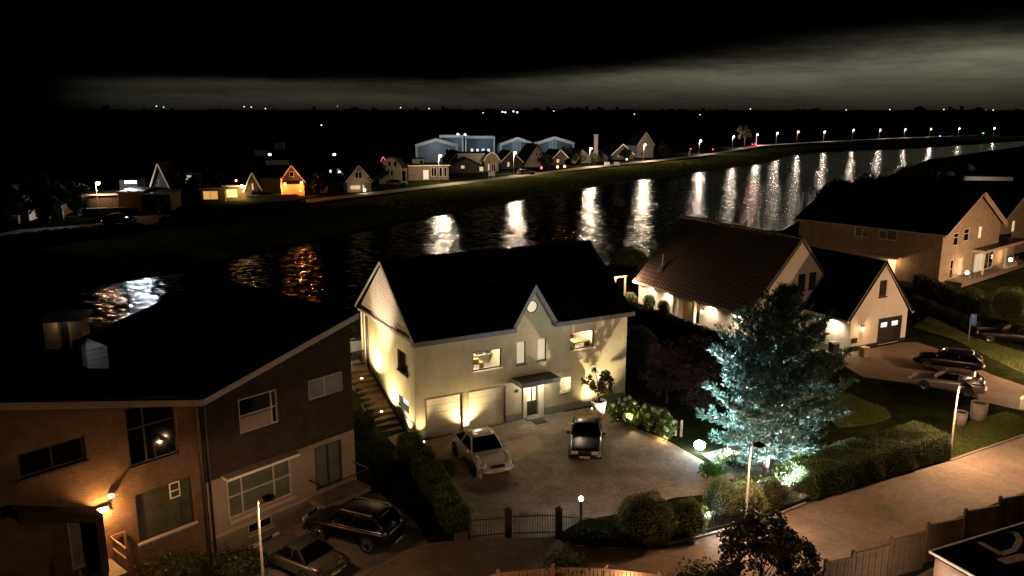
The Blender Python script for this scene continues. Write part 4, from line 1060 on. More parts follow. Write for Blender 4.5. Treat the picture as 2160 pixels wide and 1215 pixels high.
def hedge(path, w, h, dens=220, size=.055, m=None, label=None, group=None, z0=None, name='hedge', bumps=.07, cat='hedge'):
    """clipped hedge along a path of ground points"""
    path = [Vector((p[0], p[1], (p[2] if len(p) > 2 else 0.0))) for p in path]
    base = path[0].copy(); co, cq = [], []
    for a, b in zip(path[:-1], path[1:]):
        d = b-a; L = Vector((d.x, d.y, 0)).length; t = Vector((d.x,d.y,0))/L; nrm = Vector((-t.y, t.x, 0))
        n = int(dens*L*(2*h+w)); s = rng.uniform(-.02, 1.02, n)*L; u = rng.uniform(0, 2*h+w, n)
        side = np.where(u < h, -1, np.where(u > h+w, 1, 0))
        off_ = np.where(side == 0, (u-h)-w/2, side*w/2); hz = np.where(u < h, u, np.where(u > h+w, 2*h+w-u, h))
        j = bumps*(np.sin(s*2.3+off_*3)+.7*np.sin(s*5.1+hz*4))+rng.normal(size=n)*bumps*.55
        off_ = off_+np.where(side == 0, 0, side*j); hz = np.maximum(hz+np.where(side == 0, j, 0), .02)
        # round the upper edges
        e = np.clip((np.abs(off_)-(w/2-.18))/.18, 0, 1); hz = hz-np.where(side == 0, e*e*.12, 0)
        P_ = np.stack([a.x+t.x*s+nrm.x*off_, a.y+t.y*s+nrm.y*off_, a.z+(d.z*s/L)+hz], 1)
        co.append(leaf_quads(P_, size))
        k = .88; c8 = []
        for ss in (0, 1):
            q = a+d*ss
            for o_, hh in ((-w/2*k, 0), (-w/2*k, h*.93), (w/2*k, h*.93), (w/2*k, 0)): c8.append((q.x+nrm.x*o_, q.y+nrm.y*o_, q.z+hh))
        for f in ((0,1,5,4),(1,2,6,5),(2,3,7,6),(0,1,2,3),(4,5,6,7)): cq.append([c8[i] for i in f])
    ends = []
    for p, q in ((path[0], path[1]), (path[-1], path[-2])):
        t = (p-q); t.z = 0; t.normalize(); nrm = Vector((-t.y, t.x, 0)); n = int(dens*w*h*1.3)
        o_ = rng.uniform(-w/2, w/2, n); hz = rng.uniform(0, h, n); j = .05+rng.normal(size=n)*.05
        ends.append(leaf_quads(np.stack([p.x+t.x*j+nrm.x*o_, p.y+t.y*j+nrm.y*o_, p.z+hz], 1), size))
    L_ = np.concatenate(co+ends); C_ = np.array(cq)
    allq = np.concatenate([L_, C_]); allq = allq-np.array([base.x, base.y, base.z])
    o = empty(name, tuple(base), 0, label, cat, group)
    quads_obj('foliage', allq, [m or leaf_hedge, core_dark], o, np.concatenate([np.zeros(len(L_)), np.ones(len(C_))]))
    return o
def tree(x, y, z, h, r, trunk_h, n, size, m, label, cat='tree', group=None, name='tree', clumps=40, tr=.12, oval=1.0, bm_=None, low=.0, sub=.33):
    o = empty(name, (x, y, z), rng.uniform(0, 6.28), label, cat, group)
    cz = (h+trunk_h)/2; hz = (h-trunk_h)/2
    cs, rs = [], []
    while len(cs) < clumps:
        d = rng.normal(size=3); d /= np.linalg.norm(d); q = rng.uniform(.35, .95)**.6
        cs.append(np.array([d[0]*r*q, d[1]*r*q, cz+d[2]*hz*q])); rs.append(r*sub*rng.uniform(.6, 1.2))
    per = n//clumps; pts = []
    for c, q in zip(cs, rs):
        d = rng.normal(size=(per,3)); d /= np.linalg.norm(d, axis=1, keepdims=True)
        pts.append(c+d*q*rng.uniform(.35, 1.05, size=(per,1)))
    p = np.concatenate(pts); p[:,2] = np.maximum(p[:,2], .1)
    mb = MB(); mb.tube([(0,0,-.1),(.04*r,.02*r,trunk_h*.6),(0,.05*r,trunk_h),(.05*r,0,cz),(0,0,h*.85)], [tr,tr*.85,tr*.7,tr*.4,tr*.1], 8)
    for c in cs[:14]:
        zz = min(c[2]*.7, cz); mb.tube([(0,0,zz*.9),(c[0]*.5,c[1]*.5,(zz+c[2])/2),tuple(c)], [tr*.3,tr*.2,tr*.06], 5)
    mb.build('trunk', bm_ or bark_dark, o, smooth=True)
    quads_obj('crown', leaf_quads(p, size), m, o)
    return o

# ------------------------------------------------------------------ blue pine lit by the flood light
PX, PY = G(1613, 1016)
def pine():
    o = empty('pine_tree', (PX, PY, 0), 0, 'tall blue pine lit white from below beside the driveway', 'tree')
    H_ = 10.3; mb = MB(); tufts, dirs = [], []
    mb.tube([(0,0,-.2),(.05,.0,2),(.12,.05,4.5),(.2,.1,7),(.45,.15,H_-.3)], [.17,.15,.12,.08,.02], 9)
    def axis(h): return np.array([.05+.04*h, .015*h, h])
    h = 1.9
    while h < H_-.2:
        f = (h-1.4)/(H_-1.4)
        Rm = 3.75*math.sin(math.pi*min(1, max(.0, (f+.13)/1.15))**.72)**.9 if f < .55 else 3.55*(1-f)/.45*.93+.25
        k = 7 if h < 6 else 6
        a0 = rng.uniform(0, 6.28)
        for j in range(k):
            a = a0+2*math.pi*j/k+rng.normal()*.2; L = Rm*rng.uniform(.62, 1.06)
            lift = .16+.55*f+rng.normal()*.07
            b0 = axis(h+rng.normal()*.12); pts = []
            for t in np.linspace(0, 1, 6):
                pts.append(b0+np.array([math.cos(a)*L*t, math.sin(a)*L*t, L*(lift*t*t-.07*t)]))
            mb.tube([tuple(q) for q in pts], list(np.linspace(.045*(1-f)+.015, .008, 6)), 5, cap=False)
            nt_ = max(4, int(L*3.7))
            for t in np.linspace(.26, 1.0, nt_):
                i = min(4, int(t*5)); q = pts[i]+(pts[i+1]-pts[i])*(t*5-i)
                dv = (pts[-1]-pts[0])/L
                side = np.array([-math.sin(a), math.cos(a), 0])
                w_ = .62*(1.15-t)*L/3+.12
                for sgn in (-1, 0, 1):
                    e = side*sgn*rng.uniform(.35, 1.1)*w_+np.array([0,0,rng.uniform(-.04,.22)])
                    if sgn == 0 and rng.random() < .3: continue
                    tufts.append(q+e+dv*rng.uniform(-.1,.1)); dirs.append(dv*.8+side*sgn*.6+np.array([0,0,.55+.5*f]))
        h += .45+.05*f
    for t in range(16):
        tufts.append(axis(H_-.35)+rng.normal(size=3)*np.array([.14,.14,.25])); dirs.append(np.array([0,0,1.]))
    mb.build('trunk', bark, o, smooth=True)
    T = np.array(tufts); D = np.array(dirs); D /= np.linalg.norm(D, axis=1, keepdims=True)
    per = 18
    P_ = np.repeat(T, per, 0); DD = np.repeat(D, per, 0)+rng.normal(size=(len(T)*per,3))*.55
    DD /= np.linalg.norm(DD, axis=1, keepdims=True)
    P_ = P_+DD*.15+np.repeat(D, per, 0)*rng.uniform(-.12,.16,size=(len(P_),1))
    b = np.cross(DD, rng.normal(size=DD.shape)); b /= np.linalg.norm(b, axis=1, keepdims=True)
    L_ = .15*rng.uniform(.7,1.3,size=(len(P_),1)); W_ = .026
    co = np.stack([P_-DD*L_, P_+b*W_, P_+DD*L_, P_-b*W_], 1)
    quads_obj('crown', co, leaf_pine, o)
pine()

# ------------------------------------------------------------------ hedges and shrubs of the near gardens
def back(path, w):
    """shift a front line of ground points away from the street by half a width"""
    out = []
    for i, p in enumerate(path):
        a = path[max(i-1,0)]; b = path[min(i+1,len(path)-1)]
        t = Vector((b[0]-a[0], b[1]-a[1])).normalized()
        out.append((p[0]-t.y*w/2, p[1]+t.x*w/2))
    return out
hedge(back([G(1722,1058), G(1860,1014), G(2000,970)], 2.3), 2.3, 1.55, 480, .036, leafmat('beech_leaf', (.085,.12,.03)), 'wide clipped hedge along the street at right, its top lit green')
hedge(back([G(940,1128), G(880,1020), G(838,955)], -1.25)[::-1], 1.25, 1.15, 480, .034, leaf_green, 'lit green hedge along the left edge of the main driveway')
hedge([G(1318,634,1.7), G(1400,662,1.7), G(1517,706,1.7), G(1585,740,1.7)], 1.1, 1.7, 170, .06, leaf_dark, 'dark hedge in front of the white house porch')
hedge([GL(1935,610), GL(2005,640), GL(2075,668)], 1.2, 1.6, 130, .07, leaf_dark, 'dark hedge between the garage wing and the brick house')
hedge([GL(1925,640), GL(2000,672), GL(2055,700)], 1.0, .9, 130, .06, leaf_dark, 'low dark hedge behind the blue street sign')
hedge([(-9.4,33.9+6.5), (-8.4,38.2+4.5), (-9.0,46.6)], 1.3, 1.6, 150, .06, leaf_dark, 'dark hedge between the semi-detached house and the steps')
for i, (px, py, rx, rz, m, lab) in enumerate([
    (1363,1136,1.38,1.02,leaf_box,'widest clipped dome shrub behind the street fence, right of the gate'),
    (1452,1130,.85,.86,leaf_box,'smaller clipped dome shrub with a white light on its right side'),
    (1518,1092,.78,.98,leaf_thuja,'tall egg shaped shrub brightly lit green on its left side'),
    (1572,1088,.95,.82,leaf_box,'clipped dome shrub around the foot of the middle street lamp'),
    (1622,1066,.80,.66,leaf_olive,'low olive dome shrub between the pine trunk and the street fence'),
    (1345,742,1.35,1.05,leaf_green,'round green shrub at the right rear corner of the cream house'),
    (1308,790,1.1,.95,leaf_hedge,'dark round shrub between the cream house and the hydrangea'),
    (2128,676,1.75,1.5,leaf_thuja,'large round grey green shrub at the right edge above the black car'),
    (1995,632,1.1,.75,leaf_olive,'low light green shrub at the left end of the brick house terrace'),
    (2045,640,1.2,.8,leaf_olive,'low shrub below the middle of the brick house terrace'),
    (862,975,.75,.55,leaf_green,'small rounded green shrub beside the silver car'),
    (938,1010,.62,.5,leaf_olive,'low olive tuft of shrub just left of the silver car front')]):
    x, y, z = GL(px, py)
    shrub('shrub', x, y, z, rx, rz, 8500 if rx > 1 else 5500, .033, m, lab, 'shrub', egg=.25 if 'egg' in lab else 0)
for i, (px, py, z, rx, rz, lab) in enumerate([(1388,652,.0,.62,.48,'round clipped shrub under the lit wall left of the porch'),(1432,668,.0,.55,.42,'loose leafy shrub just left of the white house porch')]):
    x, y = loc2(3.0 if i == 0 else 5.3, -.95, 0)[:2]
    shrub('shrub', x, y, 0.25, rx, rz+.3, 1500, .05, leaf_green, lab)
x, y = loc2(.2,-1.2,0)[:2]; shrub('shrub', x, y, .3, .7, .6, 1200, .05, leaf_green, 'small pale green shrub at the far left end of the white house')
# garden lights up the dome shrubs and pine
fx, fy = G(1475, 952)
fl = empty('flood_light', (fx, fy, 0), 0, 'dazzling blue white flood light on the ground left of the pine', 'flood light')
part(fl, 'stand', black_metal, lambda mb: [mb.bar((-.2,0,.02),(.2,0,.02),.06,.04), mb.bar((0,0,0),(0,0,.3),.05,.05)])
part(fl, 'head', black_metal, lambda mb: mb.box(-.24,.24,-.02,.12,.2,.56))
part(fl, 'lens', emit('flood_lens', (.80,.9,1.0), 60), lambda mb: mb.sphere((0,-.03,.40), .33, 16, 10, sz=.8), smooth=True)  # sphere enlarged to stand in for the glare round the lamp
COOL = (.82,.94,1.0)
lamp('SPOT', (fx+.45, fy-.35, .60), 15000, COOL, .12, (PX, PY, 5.2), 125, .8)
lamp('POINT', (fx-.1, fy-.75, .7), 55, COOL, .15)
gs = empty('ground_spotlight', (PX+.75, PY-.55, 0), 0, 'white ground spotlight at the foot of the pine trunk', 'spotlight')
part(gs, 'housing', black_metal, lambda mb: mb.lathe([(.1,0),(.12,.1),(.09,.12)], 12)); part(gs, 'lens', emit('cool_spot_lens', COOL, 20), lambda mb: mb.lathe([(.085,.12),(1e-5,.13)], 12))
lamp('SPOT', (PX+.9, PY-1.5, .35), 2000, (.8,.93,1.0), .1, (PX+.0, PY+.2, 4.5), 130, .8)
for i, (px, py, hh, lab, pw, off_) in enumerate([(1225,1098,1.05,'small white lamp on a dark post beside the gate',14,(0,-.0)),(1476,1126,.78,'white lamp glowing beside the small dome shrub',80,(.30,-.05))]):
    x, y = G(px, py); q = empty('garden_lamp', (x, y, 0), 0, lab, 'lamp')
    part(q, 'post', bark_dark, lambda mb: mb.box(-.06,.06,-.06,.06,0,hh)); part(q, 'globe', bulb_white, lambda mb: mb.sphere((0,0,hh+.1), .11, 12, 8), smooth=True)
    lamp('POINT', (x+off_[0], y+off_[1], hh+.25), pw, COOL, .08)
# vivid green plant and rockery plants under the pine
x, y = G(1705, 1000); shrub('shrub', x, y, 0, .6, .75, 900, .09, leaf_vivid, 'vivid green leafy shrub right of the pine trunk', rough=.5, core=.5)
lamp('SPOT', (x-.7, y-.6, .1), 40, (.85,1,.85), .05, (x, y, .9), 80)
for i, (px, py, rx, rz, m, lab) in enumerate([(1545,985,.7,.35,leaf_thuja,'low spreading grey green plant under the flood light'),(1500,1003,.55,.3,leaf_vivid,'tiny pale green tuft at the driveway edge below the flood light'),(1585,1035,.6,.35,leaf_olive,'low brownish plant left of the pine trunk'),(1662,1022,.8,.42,leaf_thuja,'low frosty plant right of the pine foot'),(1650,960,.9,.5,leaf_pine,'blue grey low plant behind the pine trunk'),(1735,1015,.9,.7,leaf_hedge,'dark bush between the vivid shrub and the wide hedge')]):
    x, y = G(px, py); shrub('low_plant', x, y, 0, rx, rz, 1200, .06, m, lab, 'plant', rough=.35, core=.7)
mb = MB()
for k in range(60):
    px, py = rng.uniform(1500,1720), rng.uniform(950,1050); x, y = G(px, py); s = rng.uniform(.12,.34)
    mb.lathe([(s*.5,0),(s,.3*s),(s*.8,.7*s),(s*.2,.9*s)], 7, (x, y, -.02))
mb.build('rockery_stones', mat('pale_rockery', (.42,.42,.40), .9, .3, 4, .6), kind='stuff', label='pale rockery stones and gravel under the pine')
sheet('rockery_bed', [G(*p) for p in [(1480,958),(1545,940),(1640,930),(1735,985),(1740,1040),(1680,1058),(1600,1080),(1540,1045),(1545,1008)]], .006, mat('pale_gravel', (.20,.19,.175), .9, .45, 3, .8, 30))
# hydrangea by the drive
hx, hy = G(1352, 905)
hyd = empty('hydrangea', (hx, hy, 0), 0, 'hydrangea bush with pale flower heads lit beside the driveway', 'bush')
pts, fls = [], []
for k in range(34):
    a = rng.uniform(0,6.28); t = rng.uniform(-1.9,1.9); c = np.array([t*.85+rng.normal()*.2, -t*.75+rng.normal()*.35, rng.uniform(.35,1.45)])
    d = rng.normal(size=(120,3)); d /= np.linalg.norm(d,axis=1,keepdims=True); pts.append(c+d*.42*rng.uniform(.3,1,size=(120,1)))
    if k < 22: fls.append(c+np.array([rng.normal()*.15,-.3,.3]))
p = np.concatenate(pts); p[:,2] = np.maximum(p[:,2],.05)
quads_obj('foliage', leaf_quads(p, .10, .6), leafmat('hydrangea_leaf', (.12,.17,.04)), hyd)
part(hyd, 'flower_heads', mat('hydrangea_flower', (.5,.5,.36), .8, .3, 12, .8), lambda mb: [mb.sphere(tuple(c), .13, 8, 6) for c in fls], kind='stuff')
# dark purple leaved trees behind
for (px, py, h, r, m, lab) in [(1405,850,4.3,1.9,leaf_purple,'dark purple leaved tree behind the hydrangea'),(1470,880,3.6,1.5,leaf_purple,'dark reddish shrub tree between the hydrangea and the pine'),(1365,800,3.2,1.4,leaf_dark,'dark green tree behind the hydrangea near the cream house'),(1475,800,3.6,1.8,leaf_dark,'black looking tree in front of the hedge of the white house')]:
    x, y = G(px, py); tree(x, y, 0, h, r, .6, 4200, .075, m, lab, clumps=36, tr=.07)
hb = empty('log_edging', (*G(1408,915), 0), R(-30), 'orange lit log edging of the flower bed at the driveway', 'edging')
warmwood = mat('pale_log', (.42,.29,.16), .8, .3, 6, .4)
for (x0, r_, h_) in ((.0,.09,.75),(.5,.10,.95),(.85,.09,1.05)): part(hb, 'upright_log', warmwood, lambda mb: mb.lathe([(r_,0),(r_,h_),(r_*.8,h_+.02)], 10, (x0,0,0)))
part(hb, 'board', warmwood, lambda mb: mb.box(-.75,-.05,-.03,.03,.12,.6))
bx, by = G(1400, 920)
q = empty('ground_spotlight', (bx-.1, by-.65, 0), 0, 'orange ground spotlight in front of the log edging', 'spotlight'); part(q, 'housing', black_metal, lambda mb: mb.lathe([(.08,0),(.09,.05),(.06,.06)], 10)); part(q, 'lens', emit('spot_lens', (1,.78,.45), 30), lambda mb: mb.lathe([(.055,.06),(1e-5,.065)], 10))
lamp('POINT', (bx-.1, by-.6, .22), 26, (1,.55,.2), .05)
lamp('POINT', (hx-.75, hy-.15, .95), 26, (1,.8,.42), .05)
# white pot with small tree
px_, py_ = G(1262, 879)
pot = empty('white_pot', (px_, py_, 0), 0, 'tall tapered white pot beside the lit lower window', 'pot')
part(pot, 'body', white_paint, lambda mb: mb.lathe([(.30,0),(.33,.05),(.47,1.02),(.50,1.02),(.50,1.1),(.42,1.1),(.40,.95),(1e-5,.95)], 24), smooth=True)
part(pot, 'soil', core_dark, lambda mb: mb.lathe([(.40,.96),(1e-5,.98)], 16))
t = empty('potted_tree', (px_, py_, .96), 0, 'small leafy tree with bare twisted stem growing in the white pot', 'tree')
mb = MB(); mb.tube([(0,0,0),(.03,.02,.3),(-.05,0,.7),(.06,.02,1.1),(0,0,1.6)], [.09,.08,.07,.05,.02], 8)
pts = []
for k in range(30):
    a = rng.uniform(0,6.28); rr = rng.uniform(.2,1.05); c = np.array([rr*math.cos(a), rr*math.sin(a), rng.uniform(.75,2.0)])
    mb.tube([(0,0,.5+.02*k),(c[0]*.5,c[1]*.5,c[2]*.75),tuple(c)], [.03,.02,.008], 5, cap=False)
    d = rng.normal(size=(64,3)); d /= np.linalg.norm(d,axis=1,keepdims=True); pts.append(c+d*.24*rng.uniform(.2,1,size=(64,1)))
mb.build('trunk', bark_dark, t, smooth=True); quads_obj('crown', leaf_quads(np.concatenate(pts), .075, .55), leafmat('pot_leaf', (.07,.06,.02)), t)
# foreground tree and dark shrub at the bottom
x, y = G(1600, 1330); tree(x, y, 0, 4.7, 2.0, .8, 9500, .08, leafmat('foreground_leaf', (.030,.024,.012)), 'dark foreground tree in front of the street, right of the lit fence', clumps=60, tr=.09, sub=.24)
x, y = G(1480, 1330); shrub('shrub', x, y, 0, 1.1, 1.25, 3000, .06, leaf_dark, 'dark round shrub at the bottom edge between the fence and the foreground tree', rough=.3)
x, y = G(1190, 1265); shrub('shrub', x, y, 0, .9, .95, 1500, .07, leaf_olive, 'leafy shrub climbing over the bottom fence', rough=.4)
x, y = G(60, 1200); 
shrub('shrub', *locL(-8.0,-3.2,0)[:2], 0, 1.6, 1.6, 3000, .07, leaf_dark, 'dark shrub in the bottom left corner below the porch hood', rough=.3)
shrub('shrub', *locL(-2.4,-1.6,0)[:2], 0, 1.3, .85, 2400, .06, leaf_dark, 'dark shrub under the olive ground floor window', rough=.3)
shrub('shrub', *locL(-.3,-2.2,0)[:2], 0, 1.2, .6, 2400, .06, leaf_dark, 'low dark shrub at the foot of the downpipes', rough=.3)
# trees at the water's edge behind the houses
x, y, z = GL(1325, 588); o_ = shrub('tree', x, y, z, 1.9, 1.75, 3600, .09, leaf_hedge, 'rounded tree on the canal bank left of the brown roof', 'tree')
x, y, z = GL(1338, 577); q = empty('white_pot', (x-.1, y-2.6, LZ(x, y-2.6)), 0, 'small white pot by the rounded tree on the canal bank', 'pot'); part(q, 'body', white_paint, lambda mb: mb.lathe([(.25,0),(.35,.6),(.4,.6),(.3,.5)], 14), smooth=True); part(q, 'soil', core_dark, lambda mb: mb.lathe([(.3,.5),(1e-5,.52)], 12))
x, y, z = GL(752, 728); shrub('shrub', x, y, z, 1.15, 1.0, 3200, .05, leaf_green, 'green shrub in the planter at the top of the steps', 'shrub')
pl = empty('planter', (x+.4, y-1.2, LZ(x+.4, y-1.2)), R(28), 'pale square planter at the top of the steps', 'planter'); part(pl, 'box', white_paint, lambda mb: mb.box(-.7,.7,-.4,.4,0,.75)); part(pl, 'rim', white_paint, lambda mb: [mb.box(-.75,.75,-.45,-.38,.75,.82), mb.box(-.75,.75,.38,.45,.75,.82), mb.box(-.75,-.7,-.38,.38,.75,.82), mb.box(.7,.75,-.38,.38,.75,.82)])
# lawns
lawnm = mat('lawn', (.10,.125,.03), .95, .5, 1.6, .8, 40)
for pts_, lab in (([(1925,690),(2010,715),(2090,755),(2165,790),(2330,850),(2330,800),(2165,745),(2060,715),(1960,668)],'verge'),([(1752,838),(1790,832),(1822,846),(1868,862),(1880,880),(1850,893),(1805,900),(1768,902),(1745,880)],'bed'),([(2010,900),(2120,870),(2165,885),(2165,912),(2080,942),(2008,966)],'front')):
    sheet('lawn', [G(*p) for p in pts_], .010, lawnm)
def grass(name, poly, n, h, label):
    P_ = np.array([G(*p) for p in poly]); lo, hi = P_.min(0), P_.max(0); pts = []
    q = rng.uniform(lo, hi, size=(n*4,2)); ins = np.zeros(len(q), bool)
    for i in range(len(P_)):
        (x1,y1),(x2,y2) = P_[i], P_[(i+1)%len(P_)]
        c = ((y1 > q[:,1]) != (y2 > q[:,1])) & (q[:,0] < (x2-x1)*(q[:,1]-y1)/(y2-y1+1e-12)+x1); ins ^= c
    q = q[ins][:n]; b = np.stack([q[:,0], q[:,1], np.full(len(q), .01)], 1)
    up = np.stack([rng.normal(size=len(q))*.3, rng.normal(size=len(q))*.3, np.ones(len(q))], 1)*h*rng.uniform(.5,1.2,size=(len(q),1))
    s = rng.normal(size=(len(q),3)); s[:,2] = 0; s /= np.linalg.norm(s,axis=1,keepdims=True)
    quads_obj(name, np.stack([b-s*.015, b+s*.015, b+up+s*.004, b+up-s*.004], 1), leafmat('grass_blade', (.10,.13,.03)), kind='stuff', label=label)
grass('grass', [(1925,690),(2010,715),(2090,755),(2165,790),(2330,850),(2330,800),(2165,745),(2060,715),(1960,668)], 14000, .13, 'short green grass beside the second driveway')
grass('grass', [(1752,838),(1790,832),(1822,846),(1868,862),(1880,880),(1850,893),(1805,900),(1768,902),(1745,880)], 7000, .16, 'rough grass patch between the pine and the right driveway')
grass('grass', [(2010,900),(2120,870),(2165,885),(2165,912),(2080,942),(2008,966)], 12000, .12, 'short grass between the street and the right driveway')
# ================================================================== steps along the side of the cream house
st = empty('garden_steps', (*MH, 0), R(MHA), 'brick steps climbing beside the lit side wall of the cream house', 'steps')
stepm = pavemat('step_clinker', (.20,.135,.085), (.16,.11,.07), (.08,.06,.05), rot=R(28.5))
def stp(mb):
    n = 12
    for k in range(n):
        y = 1.9+k*.55; z = .19*(k+1)
        mb.box(-1.75,-.12,y,y+.55 if k < n-1 else 12.0,z-.9,z)
part(st, 'treads', stepm, stp); part(st, 'edging', kerb, lambda mb: mb.prism_x([(1.8,-.3),(1.8,.12),(8.6,2.46),(12,2.46),(12,1.8),(8.5,1.6)], -1.87, -1.77))
# ================================================================== street lamps
steel = mat('galvanised_post', (.30,.285,.26), .45, .15, 4, metal=.1)
def street_lamp(x, y, z, h, ang, label, power, col=(1,.58,.27), lit=True, lens=None):
    o = empty('street_lamp', (x, y, z), ang, label, 'street lamp', 'unlit topped street lamps of the near street' if lens is None else None)
    part(o, 'post', steel, lambda mb: mb.tube([(0,0,0),(0,0,1.0),(0,0,1.02),(0,0,h)], [.075,.075,.055,.042], 10), smooth=True)
    part(o, 'arm', steel, lambda mb: mb.bar((0,0,h-.06),(.32,0,h-.02),.05,.05))
    hd = part(o, 'head', black_metal, lambda mb: mb.lathe([(.30,0),(.31,.03),(.20,.12),(.06,.17),(.02,.2)], 16, (.42,0,h-.02)), smooth=True)
    part(hd, 'lens', emit('street_lens', (1,.62,.3), 8), lambda mb: mb.lathe([(.16,-.01),(.12,-.05),(1e-5,-.06)], 14, (.42,0,h-.02)))
    if power:
        a = ang; lamp('POINT', (x+.42*math.cos(a), y+.42*math.sin(a), z+h-.10), power, col, .06)
    return o
ORG = (1.0,.58,.31)
street_lamp(24.97,43.36,0,4.4,R(0),'street lamp post standing at the end of the wide hedge, right',1000,ORG)
x, y = G(1583,940,4.4); street_lamp(x,y,0,4.4,R(10),'street lamp post in front of the pine, among the dome shrubs',520,ORG)
x, y = G(543,1054,4.4); street_lamp(x,y,0,4.4,R(20),'street lamp post in front of the beige bay window, bottom left',130,ORG)
# lamps of the same street just beyond the picture
for (x, y, p, lab) in ((41,58,2000,'street lamp just beyond the right edge beside the right driveway'),(60,77,7000,'street lamp beyond the right edge on the lane to the brick house'),(3.5,17.5,620,'street lamp below the bottom edge near the lit fence')):
    street_lamp(x,y,0,4.6,R(170),lab,p,ORG)

# ================================================================== iron fence and gate
iron = mat('wrought_iron', (.035,.026,.02), .6, .3, 6)
def iron_fence(a, b, h, label, gap=.13, name='iron_fence', cat='fence', posts=True):
    a, b = Vector((*a,0)), Vector((*b,0)); d = b-a; L = d.length; ang = math.atan2(d.y, d.x)
    o = empty(name, tuple(a), ang, label, cat)
    part(o, 'rail', iron, lambda mb: mb.bar((0,0,h-.15),(L,0,h-.15),.04,.04)); part(o, 'rail', iron, lambda mb: mb.bar((0,0,.2),(L,0,.2),.04,.04))
    part(o, 'bars', iron, lambda mb: [mb.tube([(k*gap,0,.08),(k*gap,0,h)], .011, 5) for k in range(1, int(L/gap))])
    if posts:
        for s in (0, L): part(o, 'post', iron, lambda mb: mb.box(s-.05,s+.05,-.05,.05,0,h+.12))
    return o
iron_fence(G(990,1140), G(1070,1133), 1.15, 'short iron fence between the lit hedge and the gate')
iron_fence(G(1074,1133), G(1174,1130), 1.2, 'wrought iron driveway gate', .12, 'driveway_gate', 'gate')
iron_fence(G(1182,1129), G(1330,1138), 1.1, 'low iron fence right of the gate, along the planting strip')
iron_fence(G(1330,1138), G(1480,1128), 1.1, 'iron fence in front of the two clipped dome shrubs')
iron_fence(G(1480,1128), G(1600,1098), 1.1, 'iron fence in front of the tall egg shaped shrub')
iron_fence(G(1600,1098), G(1712,1054), 1.1, 'iron fence running from the dome shrubs to the wide hedge')
for (px, py, lab) in ((1178,1131,'thick brown gate pillar right of the driveway gate'),(1072,1134,'brown gate pillar left of the driveway gate')):
    x, y = G(px, py); q = empty('gate_pillar', (x, y, 0), R(20), lab, 'pillar'); part(q, 'shaft', iron, lambda mb: mb.box(-.13,.13,-.13,.13,0,1.35)); part(q, 'cap', iron, lambda mb: [mb.box(-.16,.16,-.16,.16,1.35,1.41), mb.sphere((0,0,1.47),.07)])
hedge([G(1205,1143), G(1260,1149), G(1330,1150), G(1400,1145)], .8, .5, 200, .06, leafmat('redbrown_leaf', (.03,.02,.012)), 'dark low planting strip along the kerb right of the gate', cat='planting')
# ================================================================== wooden fences at the bottom
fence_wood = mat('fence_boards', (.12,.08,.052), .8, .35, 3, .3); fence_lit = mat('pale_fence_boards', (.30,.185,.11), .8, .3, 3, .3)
def panel(a, b, h, m, label, group, post=True, hp=.1, name='fence_panel'):
    a, b = Vector((*a,0)), Vector((*b,0)); d = b-a; L = d.length; ang = math.atan2(d.y, d.x)
    o = empty(name, tuple(a), ang, label, 'fence panel', group); n = max(3, int(L/.16))
    part(o, 'boards', m, lambda mb: [mb.box(k*L/n+.014,(k+1)*L/n-.014,-.015-.012*(k%2),.012-.012*(k%2),.05,h-.04) for k in range(n)])
    part(o, 'top_rail', m, lambda mb: mb.box(0,L,-.05,.05,h-.04,h+.02)); part(o, 'rail', m, lambda mb: mb.box(0,L,.014,.06,.5,.58))
    if post: part(o, 'post', m, lambda mb: [mb.box(-.06,.06,-.06,.06,0,h+hp), mb.lathe([(.09,h+hp),(.07,h+hp+.06),(1e-5,h+hp+.09)], 8)])
    return o
seq = [(1742,1187),(1800,1168),(1880,1140),(1958,1108),(2037,1079),(2110,1053),(2190,1024),(2270,998)]
rise = [(1798,1176),(1876,1150),(1954,1121),(2033,1093),(2108,1066),(2188,1038),(2268,1010)]
names = ['first from the left, by the foreground tree','second from the left','third from the left','fourth from the left, behind the shed corner','fifth from the left, with a lit top edge','sixth from the left, at the right edge','last, running out of the picture']
for k in range(7):
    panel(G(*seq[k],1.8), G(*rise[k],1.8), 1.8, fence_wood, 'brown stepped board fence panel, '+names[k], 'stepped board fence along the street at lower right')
bot = [(985,1226),(1050,1208),(1166,1197),(1278,1199),(1392,1211),(1470,1228)]
nm = ['at the left end of the bottom fence','dark, left of the climbing shrub','dark, right of the climbing shrub','brightly lit, near the middle of the bottom edge','at the right end of the bottom fence']
for k in range(5):
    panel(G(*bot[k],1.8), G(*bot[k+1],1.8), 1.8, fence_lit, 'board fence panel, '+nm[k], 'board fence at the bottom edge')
x, y = G(1320,1200,1.8); lamp('POINT', (x, y-.55, 1.35), 34, (1,.62,.32), .05)
x, y = G(1020,1222,1.8); lamp('POINT', (x-.2, y-.6, 1.2), 8, (1,.62,.32), .05)
x, y = G(1880,1215,.6); lamp('POINT', (x+.9, y-2.2, 1.6), 20, (1,.72,.5), .08)
# pavement between the fence and the shed
sheet('yard_paving', [G(*p) for p in [(1780,1330),(1850,1260),(1962,1200),(2200,1120),(2400,1060),(2400,1500),(1780,1500)]], .010, brick_warm)
